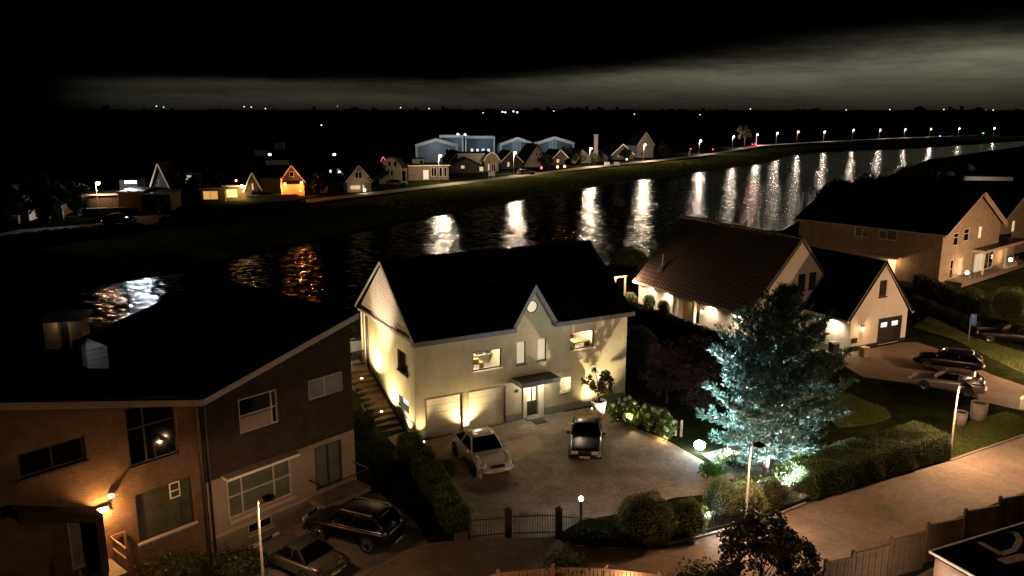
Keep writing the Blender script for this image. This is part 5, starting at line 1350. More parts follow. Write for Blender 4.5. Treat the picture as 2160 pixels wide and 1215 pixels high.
# ================================================================== small things around the right drive
def bin_(px, py, label, rz=.3, m=None):
    x, y, z = GL(px, py); o = empty('wheelie_bin', (x, y, z), rz, label, 'bin', 'wheelie bins by the garage wing')
    g = m or mat('bin_plastic', (.03,.032,.03), .5, .2, 3)
    part(o, 'body', g, lambda mb: mb.add([(-.24,-.28,.06),(.24,-.28,.06),(.24,.24,.06),(-.24,.24,.06),(-.29,-.36,.95),(.29,-.36,.95),(.29,.34,.95),(-.29,.34,.95)], [(0,3,2,1),(4,5,6,7),(0,1,5,4),(1,2,6,5),(2,3,7,6),(3,0,4,7)]))
    part(o, 'lid', g if 'green' not in label else mat('bin_lid_green', (.22,.28,.14), .5, .2, 3), lambda mb: mb.prism_x([(-.40,.95),(-.40,1.0),(-.1,1.09),(.36,1.03),(.38,.95)], -.31, .31))
    for sx in (-.27, .27): part(o, 'wheel', black_metal, lambda mb: mb.lathe([(.09,-.03),(.1,0),(.09,.03)], 10, (sx,.27,.1), axis='x'))
    return o
bin_(1757,748,'wheelie bin with a pale green lid by the grey brown wing door'); bin_(1745,772,'dark wheelie bin left of the round lidded one'); bin_(1768,778,'dark wheelie bin standing furthest out on the right driveway', .9)
for (px, py, s, lab) in ((2024,898,.9,'pale tapered planter nearest the tall street lamp at right'),(2062,886,1.15,'larger grey tapered planter behind the pale car bumper')):
    x, y = G(px, py); o = empty('grey_planter', (x, y, 0), 0, lab, 'planter')
    part(o, 'body', mat('grey_stone', (.22,.20,.18), .8, .25, 3, .3), lambda mb: mb.lathe([(.34*s,0),(.42*s,.3),(.44*s,1.05*s),(.40*s,1.05*s),(.38*s,.95*s),(1e-5,.95*s)], 18), smooth=True); part(o, 'soil', core_dark, lambda mb: mb.lathe([(.38*s,.96*s),(1e-5,1.0*s)], 12))
for (px, py, lab) in ((1822,752,'small brick gate stub left of the glowing wall lantern'),):
    x, y = G(px, py); o = empty('brick_stub', (x, y, 0), R(27), lab, 'pillar'); part(o, 'shaft', brick_warm, lambda mb: mb.box(-.3,.3,-.25,.25,0,.75)); part(o, 'cap', light_trim, lambda mb: mb.box(-.34,.34,-.29,.29,.75,.8))
x, y = G(2042,722)
sg = empty('street_sign', (x, y, 0), R(-25), 'blue street sign plate with a white mark on a thin grey post', 'sign')
part(sg, 'post', steel, lambda mb: mb.tube([(0,0,0),(0,0,2.5)], .035, 8)); pt_ = part(sg, 'plate', mat('sign_blue', (.05,.10,.30), .4, .05, 2), lambda mb: mb.box(-.07,.42,-.06,-.04,1.55,2.5))
part(pt_, 'mark', white_paint, lambda mb: [mb.lathe([(.05,-.066),(.05,-.06)], 12, (.17,0,2.3), axis='y'), mb.bar((.13,-.063,2.22),(.20,-.063,2.0),.09,.006), mb.bar((.17,-.063,2.02),(.10,-.063,1.78),.05,.006), mb.bar((.20,-.063,2.02),(.27,-.063,1.8),.05,.006)])
x, y = G(2158,884); mbx = empty('mail_box', (x, y, 0), R(30), 'white mail box on a post at the right edge of the driveway', 'mail box')
part(mbx, 'post', bark_dark, lambda mb: mb.box(-.05,.05,-.05,.05,0,.7)); part(mbx, 'box', white_paint, lambda mb: mb.box(-.22,.22,-.2,.2,.7,1.35)); part(mbx, 'lid', white_paint, lambda mb: mb.prism_y([(-.26,1.35),(.26,1.35),(0,1.52)], -.24, .24))
lamp('POINT', (x-.5, y+.3, 1.5), 16, (1,.6,.3), .05)
# fence at the top of the steps and garden arch by the water
x, y, z = GL(738, 700); wf = empty('picket_fence', (x-.4, y, z), R(30), 'pale picket fence by the water at the top of the steps', 'fence')
part(wf, 'rail', light_trim, lambda mb: [mb.box(0,2.6,-.02,.02,.4,.46), mb.box(0,2.6,-.02,.02,1.3,1.36)]); part(wf, 'pickets', light_trim, lambda mb: [mb.box(.12*k,.12*k+.07,.02,.04,0,1.6) for k in range(22)])
x, y, z = GL(1306, 640); ga = empty('garden_arch', (x, y, z), R(28), 'lit orange timber arch behind the right end of the cream house', 'arch')
aw = mat('arch_timber', (.40,.25,.15), .7, .2, 4)
part(ga, 'post', aw, lambda mb: mb.box(-.65,-.5,-.08,.08,0,2.7)); part(ga, 'post', aw, lambda mb: mb.box(.6,.75,-.08,.08,0,2.7)); part(ga, 'beam', aw, lambda mb: mb.box(-.75,.85,-.1,.1,2.7,2.88))
lamp('POINT', (x+.3, y-1.4, z+3.0), 420, (1,.62,.36), .06)
# aerials on the brown roof
an = empty('roof_aerial', loc2(9.3,RY2,RZ2+.1), R(-62.5), 'thin white aerial mast with a slanted stay on the brown roof ridge', 'aerial')
part(an, 'mast', white_paint, lambda mb: mb.tube([(0,0,0),(0,0,1.6)], .035, 6)); part(an, 'stay', white_paint, lambda mb: mb.tube([(-.75,0,.1),(-.05,0,.95)], .025, 6))
pl_ = empty('flag_pole', (*GL(1690,455)[:2], LZ(*GL(1690,455)[:2])), 0, 'thin pale mast beside the left end of the brick house roof', 'mast')
part(pl_, 'pole', white_paint, lambda mb: mb.tube([(0,0,0),(.05,0,4.2)], [.05,.03], 6)); part(pl_, 'knob', white_paint, lambda mb: mb.sphere((.05,0,4.25), .07))
# ------------------------------------------------------------------ cars
tyre_m = mat('tyre_rubber', (.008,.008,.008), .9, .2, 6); alloy = mat('alloy_rim', (.55,.55,.56), .25, .1, 4, metal=.9)
car_glass = mat('car_glass', (.003,.003,.004), .05, .1, 1, spec=.6); red_lens = mat('red_lens', (.09,.004,.004), .2, .1, 3); clear_lens = mat('clear_lens', (.55,.55,.55), .12, .15, 8)
plate_m = mat('number_plate', (.5,.42,.18), .5, .1, 5); chrome = mat('chrome_trim', (.7,.7,.7), .15, .05, 3, metal=1.0)
def paint(name, c, metal=.3): return mat(name, c, .28, .06, 2, metal=metal, coat=.25)
def loft(mb, st, closed_ends=True):
    """st: list of (x, [(y,z) half section from bottom centre to top centre])"""
    m = len(st[0][1]); ring = 2*m-2; vs = []
    for x, sec in st:
        vs += [(x, y, z) for y, z in sec] + [(x, -y, z) for y, z in sec[-2:0:-1]]
    fs = []
    for i in range(len(st)-1):
        for k in range(ring): fs.append((i*ring+k, i*ring+(k+1)%ring, (i+1)*ring+(k+1)%ring, (i+1)*ring+k))
    fs.append(tuple(range(ring-1,-1,-1))); b0 = (len(st)-1)*ring; fs.append(tuple(range(b0, b0+ring)))
    mb.add(vs, fs)
def car(name, loc_, heading, label, cat, P_, body_m, group=None, roof_m=None, detail=True):
    L, hw, zb = P_['L'], P_['hw'], P_.get('zb', .22); wb = P_['wb']; wr = P_.get('wr', .31); zroof = P_['zr']
    o = empty(name, (*loc_[:2], loc_[2] if len(loc_) > 2 else .012), heading, label, cat, group)
    o.scale = (P_.get('scale',1),)*3
    st = []
    for (t, top, kw) in P_['body']:
        x = t*L/2; w = hw*kw; bt = zb+(.10 if abs(t) > .97 else 0)
        st.append((x, [(0,bt),(w*.86,bt),(w*.97,bt+.10),(w,bt+.28),(w*.995,top*.62+bt*.38),(w*.96,top-.10),(w*.86,top-.015),(w*.45,top+.015),(0,top+.025)]))
    mb = MB(); loft(mb, st); body = mb.build('body', body_m, o, smooth=True)
    md = body.modifiers.new('round', 'SUBSURF'); md.levels = 1; md.render_levels = 2
    # cabin
    xa, xb, xc, xd = [q*L/2 for q in P_['cab']]; zA, zD = P_['zA'], P_['zD']; w0, w1 = hw*.90, hw*P_.get('kr', .72)
    rm = roof_m or body_m
    def bow(xs, ys, zs, ye, n=6): return [(xs, ys*math.cos(0)*q, zs) for q in np.linspace(-1,1,n)]
    def glass(mb, x0, y0, z0, x1, y1, z1, bulge=.06):
        n = 7; vs = []
        for r_ in range(4):
            t = r_/3
            for q in np.linspace(-1, 1, n):
                y = (y0+(y1-y0)*t)*q; b = bulge*(1-q*q)*(1 if x0 > x1 else -1)+.03*math.sin(math.pi*t)*(1 if x0 > x1 else -1)
                vs.append((x0+(x1-x0)*t+b*(1-t*.6), y, z0+(z1-z0)*t+.02*math.sin(math.pi*t)))
        mb.add(vs, [(r_*n+k, r_*n+k+1, (r_+1)*n+k+1, (r_+1)*n+k) for r_ in range(3) for k in range(n-1)])
    ws = MB(); glass(ws, xa, w0*.97, zA, xb, w1*.96, zroof-.02); ws.build('windscreen', car_glass, o, smooth=True, fix=False)
    rw_ = MB(); glass(rw_, xd, w0*.95, zD, xc, w1*.95, zroof-.03); rw_.build('rear_window', car_glass, o, smooth=True, fix=False)
    # roof
    rf_ = MB(); n = 9; m_ = 7; vs = []
    for i in range(n):
        t = i/(n-1); x = xb+(xc-xb)*t; zc = zroof+P_.get('rb',.05)*math.sin(math.pi*t)+.0
        for q in np.linspace(-1, 1, m_): vs.append((x, w1*q*(1+.03*math.sin(math.pi*t)), zc-.05*q*q))
    rf_.add(vs, [(i*m_+k, i*m_+k+1, (i+1)*m_+k+1, (i+1)*m_+k) for i in range(n-1) for k in range(m_-1)])
    roof = rf_.build('roof', rm, o, smooth=True, fix=False)
    so = roof.modifiers.new('thick', 'SOLIDIFY'); so.thickness = .05; so.offset = -1
    if P_.get('sunroof'): part(roof, 'sunroof', mat('sunroof_panel', (.5,.45,.33), .12, .05, 2, metal=.6), lambda mb: mb.box(xb-.62,xb-.12,-.42,.42,zroof+.035,zroof+.06))
    if P_.get('rails'):
        for sy in (-1,1): part(roof, 'roof_rail', chrome, lambda mb: mb.tube([(xb-.1,sy*w1*.93,zroof+.0),(xb-.25,sy*w1*.95,zroof+.08),(xc+.25,sy*w1*.95,zroof+.09),(xc+.1,sy*w1*.93,zroof)], .025, 6))
    for sy in (-1, 1):
        zm = zroof-.04
        sgl = MB(); zb0 = (zA+zD)/2
        a = (xa-.02, sy*w0*1.005, zA-.02); b = (xb, sy*w1*1.0, zm); c = (xc, sy*w1*1.0, zm); d = (xd+.02, sy*w0*1.005, zD-.02)
        sgl.add([a,b,c,d,(a[0]*.5+d[0]*.5, sy*(w0+.02), zb0-.03),((b[0]+c[0])/2, sy*(w1+.015), zm)], [(0,1,5,4),(4,5,2,3)])
        sgl.build('side_window', car_glass, o, fix=False)
        part(o, 'pillar', rm, lambda mb: [mb.tube([a,b],.045,6), mb.tube([d,c],.06,6), mb.tube([((a[0]+d[0])*.5+P_.get('bp',0), sy*(w0+.022), zb0-.04),((b[0]+c[0])/2+P_.get('bp',0), sy*(w1+.016), zm)],.04,6), mb.tube([b,c],.035,6)], smooth=True)
        part(o, 'belt_trim', chrome if P_.get('chrome') else rm, lambda mb: mb.tube([a,(a[0]*.5+d[0]*.5, sy*(w0+.03), zb0-.03),d],.018,5))
        part(o, 'mirror', P_.get('mm', rm), lambda mb: mb.sphere((xa-.12, sy*(hw+.10), zA+.06), .10, 8, 6, sz=.75), smooth=True)
        fx = L/2
        part(o, 'headlight', clear_lens, lambda mb: mb.sphere((fx*P_.get('hx',.955), sy*hw*.70, P_.get('hz',.66)), .16, 10, 8, sz=.7) if P_.get('round') else mb.box(fx*.965,fx*1.0,sy*hw*.62-.17,sy*hw*.62+.17,P_.get('hz',.66)-.09,P_.get('hz',.66)+.07), smooth=bool(P_.get('round')))
        part(o, 'tail_light', P_.get('tail', red_lens), lambda mb: mb.sphere((-fx*P_.get('tx',.965)+.10, sy*hw*.74, P_.get('tz',.8)), P_.get('tr',.145), 10, 8, sz=1.0), smooth=True)
        if P_.get('round'):
            for wx_ in (-wb/2, wb/2): part(o, 'fender', body_m, lambda mb: mb.lathe([(.56,-.06),(.53,.06*1),(.44,.13),(.28,.17),(1e-5,.185)] if sy > 0 else [(.56,.06),(.53,-.06),(.44,-.13),(.28,-.17),(1e-5,-.185)], 22, (wx_,sy*(hw-.12),.40), axis='y'), smooth=True)
        for wx_ in (-wb/2+P_.get('wo',0), wb/2+P_.get('wo',0)):
            yy = sy*(hw-.10+P_.get('ao',.004))
            w_ = part(o, 'wheel', tyre_m, lambda mb: mb.lathe([(wr*.62,-.10),(wr*.95,-.11),(wr,-.07),(wr,.07),(wr*.95,.11),(wr*.62,.10)], 22, (wx_,yy,wr), axis='y'), smooth=False)
            def rim(mb):
                mb.lathe([(1e-5,.07),(wr*.14,.08),(wr*.16,.06)], 14, (wx_,yy,wr) , axis='y') if sy > 0 else mb.lathe([(1e-5,-.07),(wr*.14,-.08),(wr*.16,-.06)], 14, (wx_,yy,wr), axis='y')
                for k in range(6):
                    a_ = k*math.pi/3; mb.bar((wx_,yy+sy*.075,wr),(wx_+wr*.64*math.cos(a_),yy+sy*.095,wr+wr*.64*math.sin(a_)),.06,.03, up=(0,1,0))
                mb.lathe([(wr*.60,sy*.09),(wr*.68,sy*.105),(wr*.66,sy*.112),(wr*.58,sy*.10),(wr*.60,sy*.09)], 22, (wx_,yy,wr), axis='y')
            part(w_, 'rim', alloy, rim)
            part(o, 'wheel_arch', tyre_m, lambda mb: mb.lathe([(1e-5,sy*.0),(wr*1.16,sy*.0),(wr*1.16,-sy*.2)], 22, (wx_,sy*(hw+P_.get('ao',.004)),wr+.02), axis='y'))
    part(o, 'front_bumper', P_.get('bm', body_m), lambda mb: mb.tube([(L/2*.93,-hw*.93,.45),(L/2*1.0,-hw*.6,.45),(L/2*1.012,0,.45),(L/2*1.0,hw*.6,.45),(L/2*.93,hw*.93,.45)], [.09,.1,.1,.1,.09], 8), smooth=True)
    part(o, 'rear_bumper', P_.get('bm', body_m), lambda mb: mb.tube([(-L/2*.93,-hw*.93,.48),(-L/2*1.0,-hw*.6,.48),(-L/2*1.012,0,.48),(-L/2*1.0,hw*.6,.48),(-L/2*.93,hw*.93,.48)], [.09,.1,.1,.1,.09], 8), smooth=True)
    part(o, 'grille', tyre_m, lambda mb: mb.box(L/2*.99,L/2*1.005,-hw*.38,hw*.38,P_.get('hz',.66)-.09,P_.get('hz',.66)+.05))
    part(o, 'number_plate', plate_m, lambda mb: mb.box(L/2*1.012+.09,L/2*1.012+.11,-.26,.26,.40,.51)); part(o, 'number_plate', plate_m, lambda mb: mb.box(-L/2*1.012-.11,-L/2*1.012-.09,-.26,.26,.44,.55))
    return o
BEETLE = dict(scale=1.17, ao=.07, rb=.11, L=4.1, hw=.87, wb=2.5, zr=1.47, zA=.92, zD=1.0, cab=(.37,.12,-.36,-.85), kr=.69, wr=.32, round=True, hz=.66, hx=.86, tz=.72, tx=.88, sunroof=True, bp=-.15,
  body=[(-1,.50,.62),(-.9,.80,.84),(-.7,.98,.97),(-.45,.98,1.0),(0,.94,.97),(.3,.93,.98),(.5,.90,1.0),(.7,.82,.98),(.88,.70,.88),(1,.48,.62)])
SEDAN = dict(scale=1.12, L=4.35, hw=.83, wb=2.57, zr=1.36, zA=.92, zD=.95, cab=(.24,.0,-.42,-.62), kr=.76, wr=.30, hz=.64, tz=.76, chrome=True, bp=-.05,
  body=[(-1,.80,.90),(-.96,.88,.96),(-.7,.93,1),(-.3,.92,1),(.2,.91,1),(.6,.86,1),(.94,.80,.97),(1,.72,.92)])
SUV = dict(tr=.10, L=4.65, hw=.91, wb=2.67, zr=1.66, zA=1.08, zD=1.12, cab=(.40,.16,-.76,-.93), kr=.78, wr=.36, zb=.30, hz=.84, tz=1.0, tail=clear_lens, rails=True, chrome=True, bp=.05,
  body=[(-1,.98,.90),(-.95,1.10,.97),(-.6,1.08,1),(0,1.06,1),(.35,1.07,1),(.6,1.02,1),(.9,.92,.95),(1,.74,.86)])
COUPE = dict(L=4.3, hw=.88, wb=2.55, zr=1.33, zA=.88, zD=.94, cab=(.28,.02,-.34,-.62), kr=.70, wr=.33, hz=.62, tz=.76, bp=-.08,
  body=[(-1,.68,.80),(-.95,.86,.92),(-.72,.94,.99),(-.4,.90,1),(.1,.87,.98),(.4,.86,1),(.7,.80,.99),(.92,.68,.92),(1,.52,.80)])
WAGON = dict(L=4.7, hw=.89, wb=2.75, zr=1.46, zA=.95, zD=1.0, cab=(.34,.08,-.72,-.93), kr=.76, wr=.32, hz=.68, tz=.95, rails=True, bp=.0,
  body=[(-1,.84,.88),(-.95,.98,.96),(-.6,.98,1),(0,.96,1),(.35,.94,1),(.6,.88,1),(.92,.76,.94),(1,.58,.84)])
black_paint = paint('black_car_paint', (.006,.006,.007)); silver = paint('silver_car_paint', (.66,.65,.60), .15); dark_grey = paint('dark_car_paint', (.010,.009,.012)); pearl = paint('pearl_car_paint', (.20,.18,.155), .3)
silver2 = paint('grey_car_paint', (.13,.125,.12), .6); soft_top = mat('soft_top', (.012,.011,.011), .85, .3, 6)
def hd(a, b): return math.atan2(b[1]-a[1], b[0]-a[0])
B_ = car('parked_car', G(1016,975), R(-66), 'silver rounded two door car parked before the garage doors', 'car', BEETLE, silver)
car('parked_car', G(1236,944), R(-97), 'dark old sedan parked facing the gate, right of the silver car', 'car', SEDAN, dark_grey)
car('parked_car', (-7.35,34.55), R(156), 'black shiny off-roader with alloy wheels parked before the semi-detached house', 'car', SUV, black_paint)
car('parked_car', G(632,1196), R(146), 'grey coupe with black soft top at the bottom edge, below the black off-roader', 'car', COUPE, silver2, roof_m=soft_top)
car('parked_car', G(1996,822), R(148), 'pale estate car with brown tail light on the right driveway', 'car', WAGON, pearl)
car('parked_car', G(1998,775), R(150), 'black car parked behind the pale estate car', 'car', WAGON, black_paint)
car('parked_car', G(2128,722), R(150), 'black car at the right edge with a bright trim line', 'car', SEDAN, black_paint)
# small red light on the silver car's dashboard
al = empty('alarm_light', (B_.location.x, B_.location.y, .012), R(-66), 'tiny red alarm light behind the silver car windscreen', 'light')
part(al, 'lens', emit('red_led', (1,.05,.1), 12), lambda mb: mb.sphere((.66,.30,1.18), .035, 8, 6)); part(al, 'base', black_metal, lambda mb: mb.box(.62,.70,.26,.34,1.10,1.145))
# ================================================================== the far bank
fw_cream = mat('far_cream_wall', (.42,.39,.31), .9, .15, .8); fw_grey = mat('far_grey_wall', (.36,.34,.31), .9, .2, .8); fw_brick = wallmat('far_brick', (.26,.19,.12), (.20,.14,.09), (.2,.16,.12), .4, .12, .02, .9, .4, .2)
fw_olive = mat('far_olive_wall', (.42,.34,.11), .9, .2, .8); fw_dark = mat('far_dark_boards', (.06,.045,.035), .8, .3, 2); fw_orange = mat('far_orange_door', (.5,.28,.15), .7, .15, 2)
far_roof = tilemat('far_roof_tile', (.010,.009,.009), (.006,.006,.006), .9, .3, .34, 'y'); far_white = mat('far_white_board', (.7,.68,.63), .6, .08, 2)
lit_orange = emit('lit_orange_room', (1,.46,.13), .75); lit_yellow = emit('lit_yellow_room', (1,.72,.22), 1.0); lit_pale = emit('lit_pale_room', (1,.86,.62), .5); lit_pink = emit('lit_pink_room', (1,.52,.33), .6)
def far_house(label, x0, x1, base, eave, apex, rz=20, D=9, wall=None, roof=None, wins=(), trim=True, z0=2.45, kind='gable', dormer=None, cat='house', name='far_house', win_m=None):
    a = R(rz); x, y = G(x0, base, z0); d = y*CT+(CAMH-z0)*ST
    W = (x1-x0)*d/FPX/(math.cos(a)-x/y*math.sin(a)); yc = y+W/2*math.sin(a)
    ze = AT((x0+x1)/2, eave, yc)[2]-z0; za = AT((x0+x1)/2, apex, yc)[2]-z0
    o = empty(name, (x, y, z0), a, label, cat); F0 = frame_of((0,0),0); wall = wall or fw_grey; roof = roof or far_roof
    hs = [(s0*W, s1*W, q0*za, q1*za) for (s0,s1,q0,q1,*_) in wins]
    if kind == 'gable': out = [(0,-.5),(W,-.5),(W,ze),(W/2,za-.15),(0,ze)]; prof = [(-.35,ze-.15),(W/2,za+.05),(W+.35,ze-.15)]
    elif kind == 'gambrel':
        zk = ze+(za-ze)*.62; out = [(0,-.5),(W,-.5),(W,ze),(W*.82,zk),(W/2,za-.15),(W*.18,zk),(0,ze)]; prof = [(-.3,ze-.1),(W*.17,zk+.12),(W/2,za+.05),(W*.83,zk+.12),(W+.3,ze-.1)]
    else: out = [(0,-.5),(W,-.5),(W,za),(0,za)]; prof = [(-.3,za+.03),(W+.3,za+.03)]; ze = za
    facade(o, F0, out, [rect(*h) for h in hs], wall, reveal=.12)
    facade(o, frame_of((0,0),90,-1), rect(0,D,-.5,ze), [], wall); facade(o, frame_of((W,0),90,1), rect(0,D,-.5,ze), [], wall)
    for h, w in zip(hs, wins): window(o, F0, h, (w[5] if len(w) > 5 else far_white), (w[4] if len(w) > 4 and w[4] else dark_glass), .09, .05, mull=(.5,) if h[1]-h[0] > 1.2 else ())
    ro = part(o, 'roof', roof, lambda mb: [slab_y(mb, p if p[1] < q[1] or kind == 'flat' else q, q if p[1] < q[1] or kind == 'flat' else p, -.3, D+.3, .18) for p, q in zip(prof[:-1], prof[1:])])
    if trim: part(o, 'verge_board', far_white, lambda mb: [mb.bar((p[0],-.33,p[1]-.05),(q[0],-.33,q[1]-.05),.06,.24) for p, q in zip(prof[:-1], prof[1:])])
    return o, W, ze, za
# --- left group, seen from left to right
far_house('pale mansard fronted house at the far left across the canal', 6, 62, 462, 440, 391, 14, 8, fw_cream, wins=[(.08,.32,.45,.68),(.45,.88,.45,.68)], kind='gambrel', trim=False)
far_house('low pale garage wall left of the dark carport across the canal', 148, 186, 432, 408, 408, 12, 6, fw_grey, kind='flat', trim=True)
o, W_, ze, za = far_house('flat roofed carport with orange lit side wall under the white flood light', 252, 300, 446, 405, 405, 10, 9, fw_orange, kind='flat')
far_house('dark flat roofed garage next to the orange lit carport wall', 300, 362, 446, 408, 408, 10, 8, fw_dark, kind='flat')
far_house('open dark carport with a pale roof edge below the orange street lamp', 188, 250, 440, 410, 410, 10, 7, fw_dark, kind='flat')
far_house('corrugated white wall lit by the white flood light across the canal', 254, 292, 408, 378, 378, 10, 6, far_white, kind='flat', trim=False, z0=3.2, name='far_shed', cat='shed')
far_house('steep A shaped gable house with pale boards right of the white flood light', 318, 362, 432, 409, 345, 12, 12, mat('weathered_boards', (.09,.085,.08), .9, .2, 1), wins=[(.40,.48,.45,.62)])
far_house('long dormer with pale lit windows beside the steep A shaped gable', 354, 412, 405, 366, 366, 8, 6, fw_dark, wins=[(.12,.36,.45,.92),(.40,.55,.45,.92),(.64,.92,.45,.92,lit_pale)], kind='flat', z0=3.4, name='far_dormer', cat='dormer')
far_house('low flat roofed house with a wide orange lit window', 424, 476, 427, 397, 397, 10, 7, fw_brick, wins=[(.10,.72,.18,.82,lit_orange)], kind='flat')
far_house('flat roofed house with a yellow lit window beside the orange one', 474, 524, 424, 392, 392, 10, 7, fw_brick, wins=[(.02,.56,.22,.78,lit_yellow)], kind='flat')
far_house('steep dark gable with white edges and one lit slit window', 519, 551, 424, 402, 364, 12, 8, fw_dark, wins=[(.42,.55,.40,.62,lit_pale)])
far_house('long olive green wall beside the orange lit garage front', 548, 594, 417, 374, 374, 8, 8, fw_olive, kind='flat', trim=False)
far_house('black gable house with orange lit garage front and two lamps', 592, 644, 413, 386, 349, 14, 9, fw_dark, wins=[(.40,.60,.62,.80)])
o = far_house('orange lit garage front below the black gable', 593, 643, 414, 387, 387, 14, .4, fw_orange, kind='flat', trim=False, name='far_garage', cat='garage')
far_house('pale plain gable with a narrow dark window right of the orange garage', 644, 692, 408, 390, 360, 12, 9, fw_cream, wins=[(.40,.56,.45,.75)], trim=False)
far_house('small gable house with a pink lit window behind dark bushes', 733, 784, 406, 382, 349, 18, 9, fw_cream, wins=[(.34,.64,.52,.76),(.12,.55,.10,.26,lit_pink),(.62,.72,.02,.28,lit_pale)])
far_house('big pale gambrel house with two upper windows', 800, 860, 388, 352, 327, 16, 12, fw_cream, wins=[(.33,.43,.60,.78),(.52,.64,.60,.78),(.40,.50,.26,.46),(.80,.95,.06,.46)], kind='gambrel', trim=False)
far_house('low brick wing with tall white framed windows beside the gambrel house', 862, 948, 381, 349, 349, 14, 7, fw_brick, wins=[(.36,.50,.05,.70,lit_pale),(.56,.70,.25,.85),(.76,.84,.2,.85),(.88,.95,.2,.85)], kind='flat')
far_house('pale box dormer above the low brick wing', 870, 894, 349, 334, 334, 14, 3, fw_cream, wins=[(.62,.95,.1,.75)], kind='flat', trim=False, z0=5.2, name='far_dormer', cat='dormer')
far_house('dark low house with two small lit windows', 948, 1022, 366, 350, 333, 10, 9, fw_dark, wins=[(.33,.44,.30,.52,lit_pale),(.86,.98,.12,.42,lit_pale)], trim=False)
far_house('long pale eaves board house behind the dark low house', 966, 1024, 356, 333, 322, 4, 6, fw_cream, kind='flat', trim=False, z0=3.2)
far_house('small brown gambrel gable with a pale door by the white box', 1022, 1052, 362, 338, 321, 16, 9, fw_brick, wins=[(.25,.36,.05,.40,lit_pale),(.5,.8,.0,.4)], kind='gambrel')
far_house('pale steep gable with bare tree shadows behind the far road', 1106, 1160, 353, 346, 304, 18, 10, fw_grey, wins=[(.44,.52,.48,.62),(.58,.66,.48,.62)], trim=False)
far_house('low pale roofed house left of the chimney house', 1204, 1252, 345, 336, 314, 22, 9, fw_grey, trim=False)
far_house('dark house with a pale gable and white chimney, fifth street lamp in front', 1236, 1282, 343, 330, 312, 26, 9, fw_grey, trim=False)
far_house('narrow tall gable house behind an orange street lamp', 1344, 1378, 333, 306, 279, 22, 8, fw_grey, wins=[(.2,.36,.10,.22)])
x, y = G(1265, 352, 2.45); ch = empty('far_chimney', (x, y+13, 2.45), 0, 'pale chimney rising above the dark far house', 'chimney'); part(ch, 'shaft', fw_grey, lambda mb: mb.box(-.6,.6,-.5,.5,0,9.0)); part(ch, 'cap', fw_grey, lambda mb: mb.box(-.7,.7,-.6,.6,9.0,9.3))
far_house('small pale roof box on a dark building behind the orange garage', 578, 598, 312, 300, 300, 8, 6, far_white, kind='flat', z0=2.0, trim=False, name='far_shed', cat='shed')
far_house('pale flat roof edge left of the long light strip', 537, 561, 326, 316, 316, 8, 6, far_white, kind='flat', z0=2.0, trim=False, name='far_shed', cat='shed')
far_house('long slanting pale roof edge above the black gable', 560, 610, 345, 337, 337, 18, 4, far_white, kind='flat', z0=2.4, trim=False, name='far_shed', cat='shed')
for (lab, x0, x1, b, e, a, rz, wn) in (
    ('small dark gable house with one warm window left of the A shaped gable group',96,130,452,430,408,14,[(.3,.5,.2,.5,lit_orange)]),
    ('dark gable house with pale edges behind the wide orange lit window',446,486,404,386,366,16,[(.4,.55,.45,.65)]),
    ('unlit dark gable house between the two blue white lights and the pink window',696,734,402,384,356,14,[(.4,.6,.35,.55,lit_pale)]),
    ('dark steep gable right of the low brick wing',950,982,352,340,318,20,[(.4,.55,.4,.6)]),
    ('dark gable house with a dim window before the middle warehouse',1056,1102,358,342,318,18,[(.3,.42,.15,.4,lit_pale)]),
    ('dark gable house between the pale steep gable and the low pale roof',1162,1202,350,338,316,20,[(.3,.45,.2,.42,lit_orange)]),
    ('dark gable house right of the white chimney',1290,1336,338,326,304,22,[(.25,.4,.2,.4)])):
    far_house(lab, x0, x1, b, e, a, rz, 9, fw_dark, None, wn, True, 2.3)
# warehouses with white edges
wh = mat('warehouse_sheet', (.17,.20,.22), .5, .08, 1.0); whd = mat('warehouse_dark_sheet', (.07,.085,.10), .5, .1, 1.0)
warehouses = []
for (lab, x0, x1, b, e, a, rz, D, wl_, kd, wn) in (
    ('white edged warehouse gable, nearest and leftmost',880,963,342,308,296,6,40,wh,'gable',[(.72,.80,.38,.62)]),
    ('tall flat warehouse hall with a white upper edge behind the leftmost gable',931,976,326,291,289,-14,26,whd,'flat',[]),
    ('warehouse hall with a row of lit skylights',984,1042,328,294,291,-10,26,whd,'flat',[(.15,.25,.1,.4,frost_lit),(.35,.45,.1,.4,frost_lit),(.55,.66,.1,.4,frost_lit),(.75,.85,.1,.4,frost_lit)]),
    ('white edged warehouse gable between the two street lamps',1057,1126,334,306,293,6,34,whd,'gable',[(.36,.6,.40,.9,wh)]),
    ('white edged warehouse gable, rightmost',1130,1208,338,304,292,6,34,whd,'gable',[(.36,.56,.3,.9,wh),(.80,.84,.25,.35,frost_lit)])):
    o, W_, ze, za = far_house(lab, x0, x1, b, e, a, rz, D, wl_, mat('warehouse_roof', (.02,.022,.03), .6, .2, 1), wn, True, .4, kd, cat='warehouse', name='warehouse')
    part(o, 'corner_board', far_white, lambda mb: mb.box(-.5,.2,-.5,-.34,0,ze)); part(o, 'corner_board', far_white, lambda mb: mb.box(W_-.2,W_+.5,-.5,-.34,0,ze))
    if kd == 'gable': part(o, 'roof_edge', far_white, lambda mb: [mb.bar((-.6,-.55,ze+.1),(W_/2,-.55,za+.25),.2,1.1), mb.bar((W_+.6,-.55,ze+.1),(W_/2,-.55,za+.25),.2,1.1)])
    else: part(o, 'roof_edge', far_white, lambda mb: mb.box(-.6,W_+.6,-.6,-.36,za-.2,za+.9))
    a_ = o.rotation_euler.z
    q = o.location+Vector((W_*.5*math.cos(a_)+8*math.sin(a_), W_*.5*math.sin(a_)-8*math.cos(a_), 0))
    lamp('POINT', (q.x, q.y-2, za*.8), 560, (.78,.88,1.0), .3)  # added cool light on the warehouse front, no lamp built for it

